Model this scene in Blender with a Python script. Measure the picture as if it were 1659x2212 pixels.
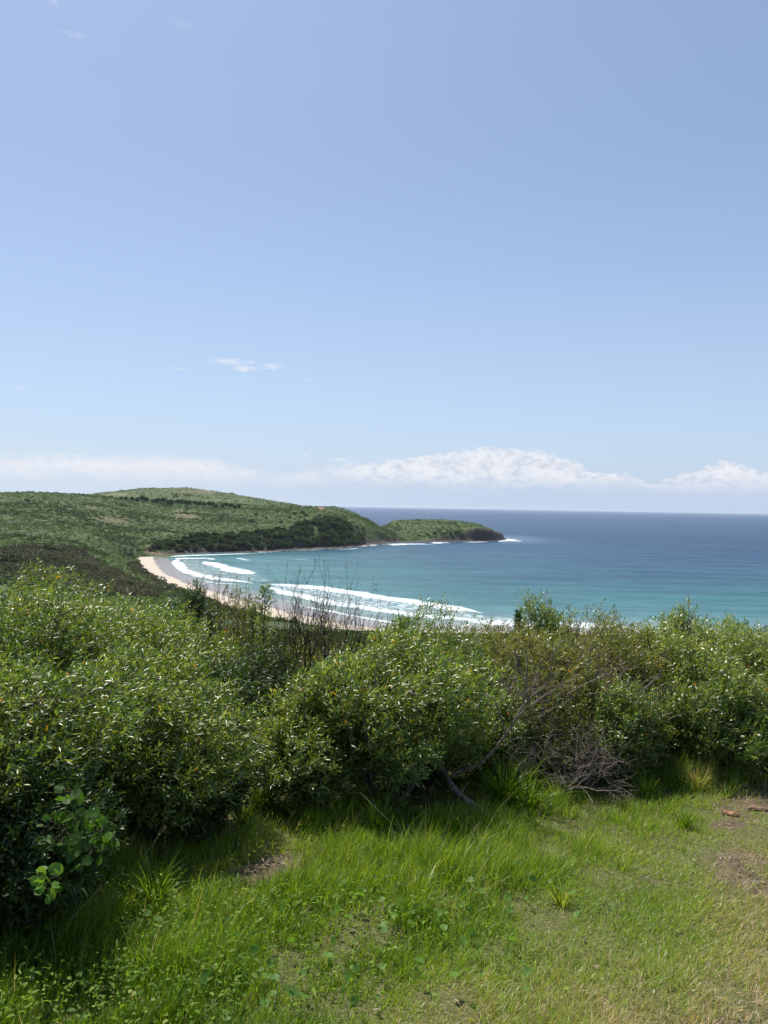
import bpy, math, random
import numpy as np
from mathutils import Vector, Matrix, Euler

R = math.radians
scene = bpy.context.scene
for o in list(bpy.data.objects):
    bpy.data.objects.remove(o)
COL = scene.collection

# ------------------------------------------------------------------ camera
EYE = 45.0                      # metres above the sea
F, CX, CY = 1671.0, 829.5, 1106.0
PITCH, ROLL = 0.40, 1.01
camd = bpy.data.cameras.new("camera")
camd.sensor_fit = 'VERTICAL'
camd.angle = 2 * math.atan(1106.0 / F)
camd.clip_start, camd.clip_end = 0.05, 120000
cam = bpy.data.objects.new("camera", camd)
COL.objects.link(cam)
CAM_R = (Matrix.Rotation(R(90 - PITCH), 3, 'X') @ Matrix.Rotation(R(ROLL), 3, 'Z'))
cam.matrix_world = Matrix.Translation((0, 0, EYE)) @ CAM_R.to_4x4()
scene.camera = cam
NR = np.array(CAM_R)

# ------------------------------------------------------------------ light
SUN_EL, SUN_AZ = 61.0, -30.0    # azimuth measured from +Y, negative = left of the view
view = scene.view_settings
view.view_transform, view.look, view.gamma, view.use_curve_mapping = 'Standard', 'None', 1.0, False
view.exposure = 0.45
SKY_STRENGTH, SUN_STRENGTH = 0.090, 5.0

sund = bpy.data.lights.new("sun", 'SUN')
sund.energy, sund.angle, sund.color = SUN_STRENGTH, R(0.53), (1.0, 0.95, 0.86)
sun = bpy.data.objects.new("sun", sund)
COL.objects.link(sun)
sdir = Vector((math.sin(R(SUN_AZ)) * math.cos(R(SUN_EL)), math.cos(R(SUN_AZ)) * math.cos(R(SUN_EL)), math.sin(R(SUN_EL))))
sun.rotation_euler = sdir.to_track_quat('Z', 'Y').to_euler()
sun.location = (0, 0, 300)


class NT:
    """tiny node-tree writer"""
    def __init__(s, tree):
        s.t = tree; tree.nodes.clear(); s.n = tree.nodes; s.l = tree.links
    def new(s, typ, **kw):
        n = s.n.new(typ)
        for k, v in kw.items():
            setattr(n, k, v)
        return n
    def put(s, sock, v):
        if isinstance(v, bpy.types.NodeSocket):
            s.l.new(v, sock)
        elif v is not None:
            if isinstance(v, (tuple, list)) and len(v) == 3 and sock.type == 'RGBA':
                v = (*v, 1)
            sock.default_value = v
    def math(s, op, a, b=None, c=None, clamp=False):
        n = s.new('ShaderNodeMath', operation=op, use_clamp=clamp)
        s.put(n.inputs[0], a); s.put(n.inputs[1], b)
        if c is not None: s.put(n.inputs[2], c)
        return n.outputs[0]
    def mix(s, f, a, b, blend='MIX'):
        n = s.new('ShaderNodeMix', data_type='RGBA', blend_type=blend)
        s.put(n.inputs[0], f); s.put(n.inputs[6], a); s.put(n.inputs[7], b)
        return n.outputs[2]
    def fmix(s, f, a, b):
        return s.math('ADD', a, s.math('MULTIPLY', f, s.math('SUBTRACT', b, a)))
    def rng(s, v, a, b, c=0.0, d=1.0, smooth=True):
        n = s.new('ShaderNodeMapRange', interpolation_type='SMOOTHSTEP' if smooth else 'LINEAR')
        s.put(n.inputs[0], v)
        for i, x in enumerate((a, b, c, d)): s.put(n.inputs[i + 1], x)
        return n.outputs[0]
    def noise(s, vec, scale, detail=4, rough=0.55, dist=0.0):
        n = s.new('ShaderNodeTexNoise')
        s.put(n.inputs['Vector'], vec); s.put(n.inputs['Scale'], scale); s.put(n.inputs['Detail'], detail)
        s.put(n.inputs['Roughness'], rough); s.put(n.inputs['Distortion'], dist)
        return n.outputs['Fac']
    def vmul(s, v, k):
        n = s.new('ShaderNodeVectorMath', operation='MULTIPLY')
        s.put(n.inputs[0], v); n.inputs[1].default_value = k
        return n.outputs[0]
    def ramp(s, f, stops):
        n = s.new('ShaderNodeValToRGB')
        e = n.color_ramp.elements
        while len(e) < len(stops): e.new(0.5)
        for i, (p, c) in enumerate(stops):
            e[i].position = p; e[i].color = (*c, 1)
        s.put(n.inputs[0], f)
        return n.outputs[0]
    def attr(s, name):
        n = s.new('ShaderNodeAttribute', attribute_name=name)
        return n.outputs['Fac']
    def curve(s, v, pts, lo, hi):
        n = s.new('ShaderNodeFloatCurve')
        c = n.mapping.curves[0]
        n.mapping.use_clip = False
        c.points[0].location = pts[0]; c.points[1].location = pts[-1]
        for p in pts[1:-1]: c.points.new(*p)
        for p in c.points: p.handle_type = 'AUTO_CLAMPED'
        n.mapping.update()
        s.put(n.inputs['Value'], v)
        return n.outputs[0]


def px_to_azel(px, py):
    v = NR @ np.array([px - CX, CY - py, -F]); v /= np.linalg.norm(v)
    return math.degrees(math.atan2(v[0], v[1])), math.degrees(math.asin(v[2]))

# ------------------------------------------------------------------ world: sky texture with far clouds
world = bpy.data.worlds.new("World")
scene.world = world
world.use_nodes = True
w = NT(world.node_tree)
sky = w.new('ShaderNodeTexSky', sky_type='NISHITA')
sky.sun_disc = False
sky.sun_elevation, sky.sun_rotation = R(SUN_EL), R(SUN_AZ)
sky.altitude, sky.air_density, sky.dust_density, sky.ozone_density = 40, 1.0, 1.0, 2.0
gen = w.new('ShaderNodeTexCoord').outputs['Generated']
sep = w.new('ShaderNodeSeparateXYZ'); w.put(sep.inputs[0], gen)
az = w.math('MULTIPLY', w.math('ARCTAN2', sep.outputs[0], sep.outputs[1]), 57.2958)
el = w.math('MULTIPLY', w.math('ARCSINE', sep.outputs[2]), 57.2958)
ae = w.new('ShaderNodeCombineXYZ'); w.put(ae.inputs[0], az); w.put(ae.inputs[1], el)
AE = ae.outputs[0]
# clouds: top line of the bank as a function of azimuth
AZ0, AZ1, EL1 = -60.0, 60.0, 8.0
def prof(pts):
    out = []
    for px, py in pts:
        a, e = px_to_azel(px, py)
        out.append(((a - AZ0) / (AZ1 - AZ0), e / EL1))
    return out
azn = w.rng(az, AZ0, AZ1, 0, 1, smooth=False)
top_pts = [(0.0, 0.5)] + prof([(-300, 975), (0, 972), (250, 974), (420, 978), (520, 1000), (600, 1012), (690, 1002), (760, 993), (850, 986), (940, 980), (1000, 968), (1060, 965), (1150, 970), (1215, 982), (1262, 1005), (1300, 1022),
      (1370, 1024), (1400, 1040), (1440, 1030), (1500, 1012), (1560, 995), (1620, 1008), (1680, 1012), (1900, 1000), (2300, 1010)]) + [(1.0, 0.35)]
topl = w.math('MULTIPLY', w.curve(azn, top_pts, 0, 1), EL1)
n1 = w.noise(w.vmul(AE, (0.42, 0.95, 1)), 1.0, 7, 0.55)
n2 = w.noise(w.vmul(AE, (1.6, 2.6, 1)), 1.0, 6, 0.6)
lump = w.math('ADD', w.math('MULTIPLY', w.math('SUBTRACT', n1, 0.5), 1.15), w.math('MULTIPLY', w.math('SUBTRACT', n2, 0.5), 0.9))
dtop = w.math('SUBTRACT', w.math('ADD', topl, lump), el)         # >0 inside the bank
crisp = w.rng(az, -4, 3, 1.0, 0.36, smooth=True)                 # the left bank is a soft stratus
edge = w.math('DIVIDE', dtop, crisp, clamp=True)
edge = w.rng(edge, 0, 1)
# white tops give way to pale haze below
under = w.rng(w.math('ADD', el, w.math('MULTIPLY', w.math('SUBTRACT', n1, .5), 1.2)), 1.1, 2.7, 1, 0)
mott = w.rng(n2, 0.35, 0.65, 0.88, 1.06)
billow = w.rng(w.noise(w.vmul(AE, (.55, 1.1, 1)), 1.0, 6, .5, .5), .38, .60, .91, 1.04)
billow = w.fmix(w.rng(az, -6, 0), 1.0, billow)
mott = w.fmix(w.rng(az, -6, 0, .35, 1.0), 0.97, mott)
mott = w.math('MULTIPLY', mott, billow)
white = w.mix(w.rng(mott, .72, 1.05), (4.9, 5.35, 6.3), (7.2, 7.3, 7.7))
hazec = w.mix(w.rng(az, -25, 12), (5.3, 6.1, 7.2), (4.5, 5.35, 6.75))
cloudc = w.mix(under, white, hazec)
opac = w.math('MULTIPLY', edge, w.rng(az, -30, -3, 0.92, 0.88))
fade = w.rng(az, -7, -2.0, 1, 0)
fade2 = w.rng(az, -6.0, -1.0, 0, 1)
opac = w.math('MULTIPLY', opac, w.math('MAXIMUM', w.math('MAXIMUM', fade, fade2), 0.65))
# haze band beneath and around the bank
hz = w.rng(el, 0.0, 5.0, 0.93, 0.0)
hz = w.math('MULTIPLY', hz, 1.0)
skyc = sky.outputs[0]
skyc = w.mix(0.36, skyc, (3.15, 4.3, 7.05))     # thin high haze over the blue
skyc = w.mix(w.rng(el, 0.0, 26.0, 0.45, 0.0), skyc, (5.0, 6.3, 8.1))
ca = w.mix(hz, skyc, hazec)
ca = w.mix(opac, ca, cloudc)
# wisps
def wisp(px, py, wx, wy, dens, base):
    a, e = px_to_azel(px, py)
    k = 1 / 29.0
    dx = w.math('DIVIDE', w.math('SUBTRACT', az, a), wx * k)
    dy = w.math('DIVIDE', w.math('SUBTRACT', el, e), wy * k)
    r = w.math('ADD', w.math('MULTIPLY', dx, dx), w.math('MULTIPLY', dy, dy))
    nn = w.noise(w.vmul(AE, (0.8, 3.2, 1)), 1.6, 6, 0.6)
    m = w.math('SUBTRACT', w.math('ADD', 1.0, w.math('MULTIPLY', w.math('SUBTRACT', nn, 0.5), 2.6)), r)
    m = w.math('MULTIPLY', w.rng(m, 0.25, 1.5), dens)
    return w.mix(m, base, (6.6, 6.9, 7.6))
for args in [(500, 782, 66, 11, .9), (585, 790, 32, 11, .9), (530, 797, 46, 8, .9), (385, 796, 30, 4, .5), (670, 823, 16, 4, .6), (645, 812, 9, 3, .4),
             (45, 838, 14, 6, .55), (205, 790, 12, 5, .3), (160, 75, 38, 7, .28), (395, 52, 30, 6, .25), (118, 6, 14, 8, .3), (660, 985, 12, 6, .7), (735, 993, 34, 5, .8)]:
    ca = wisp(*args, ca)
bg = w.new('ShaderNodeBackground'); w.put(bg.inputs[0], ca); bg.inputs[1].default_value = SKY_STRENGTH
wo = w.new('ShaderNodeOutputWorld'); w.l.new(bg.outputs[0], wo.inputs[0])

# ------------------------------------------------------------------ helpers
def tag(o, label=None, category=None, group=None, kind=None):
    if label: o['label'] = label
    if category: o['category'] = category
    if group: o['group'] = group
    if kind: o['kind'] = kind
    return o

def thing(name, label, category, loc=(0, 0, 0), group=None):
    o = bpy.data.objects.new(name, None)
    COL.objects.link(o); o.location = loc; o.empty_display_size = 0.1
    return tag(o, label, category, group)

def mesh_np(name, V, loops, sizes, attrs=None, mat=None, smooth=False):
    """V (n,3); loops flat vertex indices; sizes: verts per face"""
    me = bpy.data.meshes.new(name)
    V = np.ascontiguousarray(V, dtype=np.float32)
    loops = np.asarray(loops, dtype=np.int32).ravel()
    sizes = np.asarray(sizes, dtype=np.int32)
    me.vertices.add(len(V)); me.vertices.foreach_set('co', V.ravel())
    me.loops.add(len(loops)); me.loops.foreach_set('vertex_index', loops)
    me.polygons.add(len(sizes))
    st = np.zeros(len(sizes), dtype=np.int32); st[1:] = np.cumsum(sizes)[:-1]
    me.polygons.foreach_set('loop_start', st)
    if smooth:
        me.polygons.foreach_set('use_smooth', np.ones(len(sizes), dtype=bool))
    me.update(calc_edges=True)
    for k, a in (attrs or {}).items():
        at = me.attributes.new(k, 'FLOAT', 'POINT')
        at.data.foreach_set('value', np.ascontiguousarray(a, dtype=np.float32))
    if mat: me.materials.append(mat)
    return me

def obj(name, me, parent=None, loc=None):
    o = bpy.data.objects.new(name, me)
    COL.objects.link(o)
    if parent is not None: o.parent = parent
    if loc is not None: o.location = loc
    return o

def hor(px):
    return 1079.8 + 0.01765 * np.asarray(px, dtype=float)

def unproj(px, py, z):
    v = NR @ np.array([px - CX, CY - py, -F], dtype=float)
    t = (z - EYE) / v[2]
    return np.array([v[0] * t, v[1] * t, z])

def at_depth(px, py, Y):
    v = NR @ np.array([px - CX, CY - py, -F], dtype=float)
    t = Y / v[1]
    return np.array([v[0] * t, Y, EYE + v[2] * t])

def project(X, Y, Z):
    P = np.stack([X, Y, np.asarray(Z) - EYE], -1) @ NR      # = NR^T p
    d = -P[..., 2]
    return CX + F * P[..., 0] / d, CY - F * P[..., 1] / d

def _h(ix, iy, iz):
    n = (ix * 374761393 + iy * 668265263 + iz * 2147483647 + 1013904223) & 0xFFFFFFFF
    n = ((n ^ (n >> 13)) * 1274126177) & 0xFFFFFFFF
    n = (n ^ (n >> 16)) & 0xFFFFFFFF
    n = (n * 2246822519) & 0xFFFFFFFF
    return ((n ^ (n >> 15)) & 0xFFFFFF) / float(0xFFFFFF)

def vnoise(x, y, z=0.0):
    x, y, z = np.broadcast_arrays(np.asarray(x, float), np.asarray(y, float), np.asarray(z, float))
    ix, iy, iz = np.floor(x).astype(np.int64), np.floor(y).astype(np.int64), np.floor(z).astype(np.int64)
    fx, fy, fz = x - ix, y - iy, z - iz
    fx, fy, fz = [f * f * (3 - 2 * f) for f in (fx, fy, fz)]
    r = 0
    for a in (0, 1):
        for b in (0, 1):
            for c in (0, 1):
                wgt = (fx if a else 1 - fx) * (fy if b else 1 - fy) * (fz if c else 1 - fz)
                r = r + wgt * _h(ix + a, iy + b, iz + c)
    return r * 2 - 1

def fbm(x, y, z=0.0, oct=4, gain=0.5):
    s, a, t = 0, 1.0, 0
    for i in range(oct):
        s = s + a * vnoise(np.asarray(x) * 2 ** i + 17.3 * i, np.asarray(y) * 2 ** i - 9.1 * i, np.asarray(z) * 2 ** i)
        t += a; a *= gain
    return s / t

def sstep(x, a, b):
    t = np.clip((x - a) / (b - a), 0, 1)
    return t * t * (3 - 2 * t)

def seg_dist(X, Y, pts, closed=False, vals=None):
    """distance of each (X,Y) to a polyline; also the value carried along it"""
    pts = np.asarray(pts, float)
    best = np.full(X.shape, 1e18); bv = np.zeros(X.shape)
    n = len(pts)
    for i in range(n if closed else n - 1):
        a, b = pts[i], pts[(i + 1) % n]
        d = b - a
        t = np.clip(((X - a[0]) * d[0] + (Y - a[1]) * d[1]) / (d @ d + 1e-12), 0, 1)
        q = (X - a[0] - t * d[0]) ** 2 + (Y - a[1] - t * d[1]) ** 2
        m = q < best
        best = np.where(m, q, best)
        if vals is not None:
            bv = np.where(m, vals[i] * (1 - t) + vals[(i + 1) % n] * t, bv)
    return (np.sqrt(best), bv) if vals is not None else np.sqrt(best)

def inside(X, Y, pts):
    pts = np.asarray(pts, float)
    c = np.zeros(X.shape, bool)
    j = len(pts) - 1
    for i in range(len(pts)):
        xi, yi = pts[i]; xj, yj = pts[j]
        if yi != yj:
            c ^= ((yi > Y) != (yj > Y)) & (X < (xj - xi) * (Y - yi) / (yj - yi) + xi)
        j = i
    return c

def mat_new(name):
    m = bpy.data.materials.new(name); m.use_nodes = True
    return m, NT(m.node_tree)

def surf(t, shader, disp=None):
    o = t.new('ShaderNodeOutputMaterial')
    t.l.new(shader, o.inputs[0])

def bsdf(t, color, rough=0.6, spec=0.5, normal=None, **kw):
    b = t.new('ShaderNodeBsdfPrincipled')
    t.put(b.inputs['Base Color'], color); t.put(b.inputs['Roughness'], rough); t.put(b.inputs['Specular IOR Level'], spec)
    if normal is not None: t.put(b.inputs['Normal'], normal)
    for k, v in kw.items(): t.put(b.inputs[k.replace('_', ' ')], v)
    return b.outputs[0]

def bump(t, height, strength=0.5, dist=0.1):
    b = t.new('ShaderNodeBump'); t.put(b.inputs['Height'], height)
    t.put(b.inputs['Strength'], strength); t.put(b.inputs['Distance'], dist)
    return b.outputs[0]

def leafmat(name, stops, rough=0.4, spec=0.5, trans=0.35, coat=0.0, tcol=1.4):
    m, t = mat_new(name)
    c = t.ramp(t.attr('rnd'), stops)
    pos = t.new('ShaderNodeNewGeometry').outputs['Position']
    n = t.noise(pos, 1.7, 2)
    c = t.mix(t.rng(n, 0.3, 0.7, 0.0, 0.45), c, t.mix(1.0, c, (0.62, 0.72, 0.6), 'MULTIPLY'))
    b = bsdf(t, c, rough, spec, **({'Coat_Weight': coat, 'Coat_Roughness': 0.25} if coat else {}))
    tr = t.new('ShaderNodeBsdfTranslucent')
    t.put(tr.inputs[0], t.mix(1.0, c, (tcol * 1.25, tcol * 1.2, tcol * 0.5), 'MULTIPLY'))
    mx = t.new('ShaderNodeMixShader'); mx.inputs[0].default_value = trans
    t.l.new(b, mx.inputs[1]); t.l.new(tr.outputs[0], mx.inputs[2])
    surf(t, mx.outputs[0])
    return m
# ------------------------------------------------------------------ shoreline
def Pz(lst, z=0.0):
    return [tuple(unproj(a, b, z)[:2]) for a, b in lst]

shore_vis = [(884, 1351), (829, 1344), (760, 1331), (700, 1320), (640, 1307), (590, 1296), (530, 1281), (470, 1267), (430, 1254), (398, 1241), (378, 1225), (368, 1212), (362, 1205)]
head_vis = [(372, 1200.5), (400, 1196), (450, 1194.5), (500, 1193.5), (560, 1192.5), (600, 1190), (640, 1187.5), (700, 1184), (740, 1183), (772, 1181.5), (790, 1178), (830, 1172.5), (880, 1171.5),
            (940, 1170), (1000, 1169), (1050, 1168.3), (1086, 1167.3)]
def UY(u, Y): return ((u - CX) / F * Y, Y)
back = [UY(1092, 1160), UY(1060, 1260), UY(950, 1340), UY(850, 1320), UY(828, 1210), UY(815, 1180), UY(822, 1330), UY(780, 1400), UY(700, 1560), UY(500, 1750), (-700, 1900), (-1800, 2100)]
W_near = [(700, 210), (260, 255), UY(1659, 285), UY(1280, 296), UY(1050, 297), UY(950, 298)]
W = np.array(W_near + Pz(shore_vis) + Pz(head_vis) + back + [(-2500, -400), (700, -400)])
nb = len(W_near) + len(shore_vis)
cliff = np.array([0.0] * (nb - 1) + [0.1] + [0.6] * 1 + [1.0] * (len(head_vis) - 7) + [1.0] * 1 + [0.85] * 5 + [1.0] * (len(back)) + [0, 0])
cliff = cliff[:len(W)]

V_edge = Pz([(300, 1199), (302, 1213), (318, 1228), (345, 1245), (380, 1262), (415, 1274), (470, 1296), (550, 1326), (640, 1349), (720, 1358), (797, 1367), (870, 1376)], 3.0)
sand_poly = np.array([UY(1659, 262), (300, 235)] + [(700, 190), (700, 215)] + list(map(tuple, W[1:nb])) + Pz([(335, 1200)], 1.5) + V_edge + [UY(950, 252), UY(1100, 256)])

# profiles: column u -> list of (depth Y, image row) turned into heights
PROF = {
 0:   [(300, 1243), (400, 1212), (500, 1182), (600, 1152), (700, 1122), (800, 1094), (900, 1071), (960, 1064), (1050, 1068), (1500, 1085)],
 100: [(300, 1250), (400, 1222), (500, 1190), (600, 1158), (700, 1126), (800, 1096), (900, 1071), (960, 1065), (1050, 1069), (1500, 1084)],
 200: [(300, 1270), (400, 1236), (500, 1205), (600, 1178), (700, 1146), (800, 1110), (900, 1082), (980, 1071.5), (1100, 1073), (1300, 1067), (1500, 1075)],
 300: [(300, 1292), (400, 1252), (500, 1223), (600, 1203.5), (640, 1199), (665, 1186), (700, 1166), (800, 1128), (900, 1100), (1000, 1082), (1030, 1080), (1150, 1079), (1300, 1057), (1350, 1056), (1500, 1075)],
 340: [(300, 1300), (400, 1260), (500, 1232), (600, 1207), (650, 1198), (680, 1180), (705, 1163), (800, 1132), (900, 1105), (1000, 1085), (1035, 1081), (1150, 1080), (1300, 1056), (1350, 1054), (1500, 1073)],
 400: [(300, 1310), (400, 1268), (500, 1238), (600, 1212), (690, 1196), (710, 1176), (725, 1163), (800, 1137), (900, 1110), (1000, 1089), (1040, 1085), (1150, 1084), (1300, 1056), (1350, 1053), (1500, 1072)],
 500: [(300, 1320), (400, 1270), (600, 1220), (716, 1194), (735, 1166), (755, 1155), (820, 1135), (900, 1116), (1000, 1096), (1050, 1091), (1150, 1088), (1300, 1069), (1350, 1066), (1500, 1075)],
 600: [(300, 1330), (400, 1280), (600, 1220), (754, 1191), (775, 1165), (795, 1148), (860, 1130), (930, 1113), (1000, 1101), (1060, 1096), (1150, 1093), (1280, 1087), (1350, 1084), (1500, 1095)],
 640: [(300, 1340), (400, 1280), (600, 1220), (775, 1188), (800, 1160), (820, 1145), (870, 1130), (930, 1115), (1000, 1104), (1060, 1099), (1150, 1095), (1280, 1091), (1350, 1090), (1500, 1100)],
 700: [(300, 1350), (600, 1220), (817, 1184), (840, 1158), (860, 1138), (900, 1123), (960, 1111), (1020, 1104), (1100, 1100), (1180, 1094), (1250, 1098), (1350, 1112)],
 725: [(300, 1350), (600, 1220), (830, 1183), (855, 1158), (875, 1137), (920, 1122), (960, 1112), (1020, 1105), (1100, 1101), (1180, 1094.5), (1250, 1100), (1350, 1114)],
 760: [(300, 1360), (600, 1220), (846, 1182), (875, 1160), (900, 1143), (950, 1128), (1000, 1118), (1080, 1111), (1180, 1105), (1250, 1107), (1350, 1120)],
 800: [(300, 1365), (600, 1220), (885, 1179), (910, 1162), (940, 1148), (1000, 1137), (1060, 1129), (1150, 1124), (1250, 1130)],
 822: [(300, 1367), (600, 1220), (900, 1176), (930, 1160), (955, 1148), (1000, 1143), (1060, 1140), (1150, 1138), (1250, 1145)],
 836: [(300, 1370), (600, 1220), (910, 1175), (940, 1162), (965, 1152), (1000, 1153), (1060, 1149), (1100, 1136), (1180, 1132), (1250, 1140)],
 850: [(300, 1375), (600, 1220), (925, 1173), (950, 1164), (980, 1160), (1010, 1163), (1040, 1158), (1070, 1143), (1120, 1127), (1180, 1124), (1250, 1135)],
 866: [(300, 1375), (600, 1220), (940, 1172), (960, 1170), (1000, 1169), (1040, 1160), (1070, 1142), (1120, 1124), (1180, 1122.5), (1250, 1133)],
 900: [(300, 1380), (600, 1220), (997, 1171), (1020, 1168), (1040, 1160), (1070, 1142), (1110, 1127), (1150, 1122), (1220, 1123), (1300, 1140)],
 960: [(300, 1380), (600, 1220), (1020, 1170), (1040, 1160), (1065, 1145), (1110, 1129), (1150, 1121.5), (1220, 1123), (1300, 1140)],
 1000: [(300, 1380), (600, 1220), (1036, 1169), (1055, 1158), (1075, 1143), (1110, 1131), (1150, 1126), (1220, 1128)],
 1030: [(300, 1380), (600, 1220), (1045, 1168), (1060, 1152), (1072, 1140), (1110, 1134), (1150, 1131), (1220, 1133)],
 1060: [(300, 1380), (600, 1220), (1055, 1168), (1066, 1156), (1078, 1146), (1110, 1143), (1150, 1142), (1220, 1145)],
 1080: [(300, 1380), (600, 1220), (1068, 1167), (1076, 1160), (1085, 1155), (1110, 1153), (1150, 1152), (1220, 1156)],
}
keys = sorted(PROF)
NEARZ = [(9, 42.0), (30, 37.5), (60, 32.0), (150, 18.0), (240, 6.5)]
def prof_z(k, Y):
    pts = PROF[k]
    f = min(max(k / 300.0, 0), 1)
    nz = [(9, 42.0), (30, 37.2), (60, 32.3), (120, 25 * (1 - f) + 21 * f), (220, 18 * (1 - f) + 9.5 * f)]
    ys = [p[0] for p in nz] + [p[0] for p in pts] + [2400]
    zs = [p[1] for p in nz] + [EYE - p[0] * (p[1] - float(hor(k))) / F for p in pts]
    zs = zs + [min(zs[-1], 60) - 20]
    return np.interp(Y, ys, zs)

ucol = np.concatenate([np.arange(-1400, -100, 60), np.arange(-100, 1120, 2.6), np.arange(1120, 1700, 12), np.arange(1700, 3200, 80)]).astype(float)
yrow = np.concatenate([np.geomspace(8.5, 250, 70)[:-1], np.geomspace(250, 1420, 480)[:-1], np.geomspace(1420, 2300, 25)])
U, Yg = np.meshgrid(ucol, yrow)
prof_tab = np.stack([prof_z(k, yrow) for k in keys], 1)
prof_tab = np.stack([np.convolve(np.pad(prof_tab[:, i], 2, mode='edge'), [.1, .2, .4, .2, .1], 'valid') for i in range(len(keys))], 1)
Z0 = np.stack([np.interp(ucol, keys, prof_tab[r]) for r in range(len(yrow))], 0)
Xg = (U - CX) / F * Yg
wob = 4.0 * fbm(Xg / 26, Yg / 26, 3.3, 3) * (Yg > 330)
D, CL = seg_dist(Xg, Yg, W, True, cliff)
IN = inside(Xg, Yg, W)
SD = np.where(IN, D, -D)
rocky = sstep(CL, 0.3, 0.9)
SDn = SD + wob * rocky * 0.8
tipz = sstep(U, 985, 1030) * (Yg > 1000)
slope = 0.06 * (1 - rocky) + rocky * (1.25 + 2.2 * tipz)
rampz = np.where(CL > 0.3, np.maximum(0.25 + 0.04 * SDn, (SDn - 7.0 + 4.5 * tipz) * slope * 1.0 + 1.0), SDn * 0.065)
rampz = np.where((SDn > 20) & (rocky < 0.3), 1.3 + (SDn - 20) * 0.05 + np.maximum(SDn - 45, 0) * 0.35, rampz)
rough_n = (4.2 * fbm(Xg / 95, Yg / 120, 6, 3) * sstep(Yg, 520, 640) * (1 - sstep(Yg, 900, 1000)) + 1.7 * fbm(Xg / 28, Yg / 34, 0, 4) + 0.8 * fbm(Xg / 7, Yg / 9, 5, 3)) * sstep(Yg, 200, 420)
Zt = np.where(SDn > 0, np.minimum(Z0 + rough_n * sstep(SD, 12, 60), rampz), np.maximum(SDn * 0.05, -6))
# rock platform: broken ledges along the headland foot
ledge = rocky * sstep(SDn, -6, 1) * (1 - sstep(SDn, 9, 16))
Zt = Zt + ledge * (0.9 * np.abs(fbm(Xg / 9, Yg / 9, 8, 3)) * 2.4 - 0.25)
IN_SAND = inside(Xg, Yg, sand_poly)
DS = seg_dist(Xg, Yg, sand_poly, True)
SANDV = np.where(IN_SAND, DS, -DS)
SANDV = SANDV + 1.6 * fbm(Xg / 7, Yg / 7, 2, 3)
SANDV = np.where((SD < 0) & (CL < 0.3), 5, SANDV)
Zt = np.where((SANDV > 0) & (SD > 0), np.minimum(Zt, 0.055 * SD + 0.6 * sstep(SD, 10, 40)), Zt)
Zt = np.where((SD > 0) & (rocky < .5) & (Yg > 180), np.maximum(Zt, .05 + .04 * np.minimum(SD, 70)), Zt)
TU, TV = project(Xg, Yg, Zt)

def grid_faces(nr, nc, keep=None):
    a = (np.arange(nr - 1)[:, None] * nc + np.arange(nc - 1)[None]).ravel()
    q = np.stack([a, a + 1, a + nc + 1, a + nc], 1)
    if keep is not None: q = q[keep.ravel()]
    return q

def compact(V, q, attrs):
    used, inv = np.unique(q.ravel(), return_inverse=True)
    return V[used], inv.reshape(q.shape), {k: a.ravel()[used] for k, a in attrs.items()}

# masks painted by real ground cover: dark heath, dry grass, bare slips, wet sand
def blob(cx, cy, rx, ry, z=None):
    return np.exp(-(((TU - cx) / rx) ** 2 + ((TV - cy) / ry) ** 2))
nzc = fbm(TU / 60, TV / 14, 1.0, 4)
heath = (blob(90, 1225, 190, 38) * 1.25 + blob(210, 1265, 120, 28) + blob(330, 1275, 90, 16) * .8 + blob(30, 1190, 90, 18) * .5 + blob(330, 1238, 22, 9) * .6 + blob(170, 1190, 70, 12) * .5)
heath = heath + 0.30 * nzc
heath = heath - .75 * np.exp(-((TV - np.interp(TU, [150, 220, 300, 400], [1182, 1200, 1240, 1285])) / 15) ** 2) * sstep(TU, 150, 230) + .35 * fbm(TU / 30, TV / 7, 6.0, 3)
heath = sstep(heath, 0.36, 0.9) * (TV > 1160)
heath = np.maximum(heath, sstep(4.5 - np.abs(-SANDV - 4.0) + 2 * fbm(Xg / 12, Yg / 12, 9, 2), 0, 2.5) * (CL < 0.3) * (TV > 1215))
dry = (blob(270, 1125, 70, 14) * .55 + blob(400, 1112, 34, 13) * .9 + blob(210, 1095, 60, 6) * .7 + blob(380, 1062, 80, 7) * .55 + blob(250, 1068, 60, 5) * .6 + blob(480, 1080, 60, 3) * .7 + blob(450, 1062, 20, 8) * .5 + blob(230, 1118, 60, 3) * .5
       + blob(700, 1102, 50, 7) * .35 + blob(60, 1178, 110, 10) * .35 + blob(90, 1140, 40, 6) * .4 + blob(850, 1130, 20, 12) * .2)
dry = sstep(dry + 0.28 * nzc, 0.30, 0.75)
slip = (blob(330, 1190, 16, 7) + blob(318, 1182, 10, 8) * .7 + blob(693, 1098, 14, 4) * .9 + blob(355, 1197, 20, 3) * .6) 
slip = sstep(slip + 0.3 * nzc, 0.35, 0.8)
backhill = sstep(Yg, 1130, 1230) * (U < 760)

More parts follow.
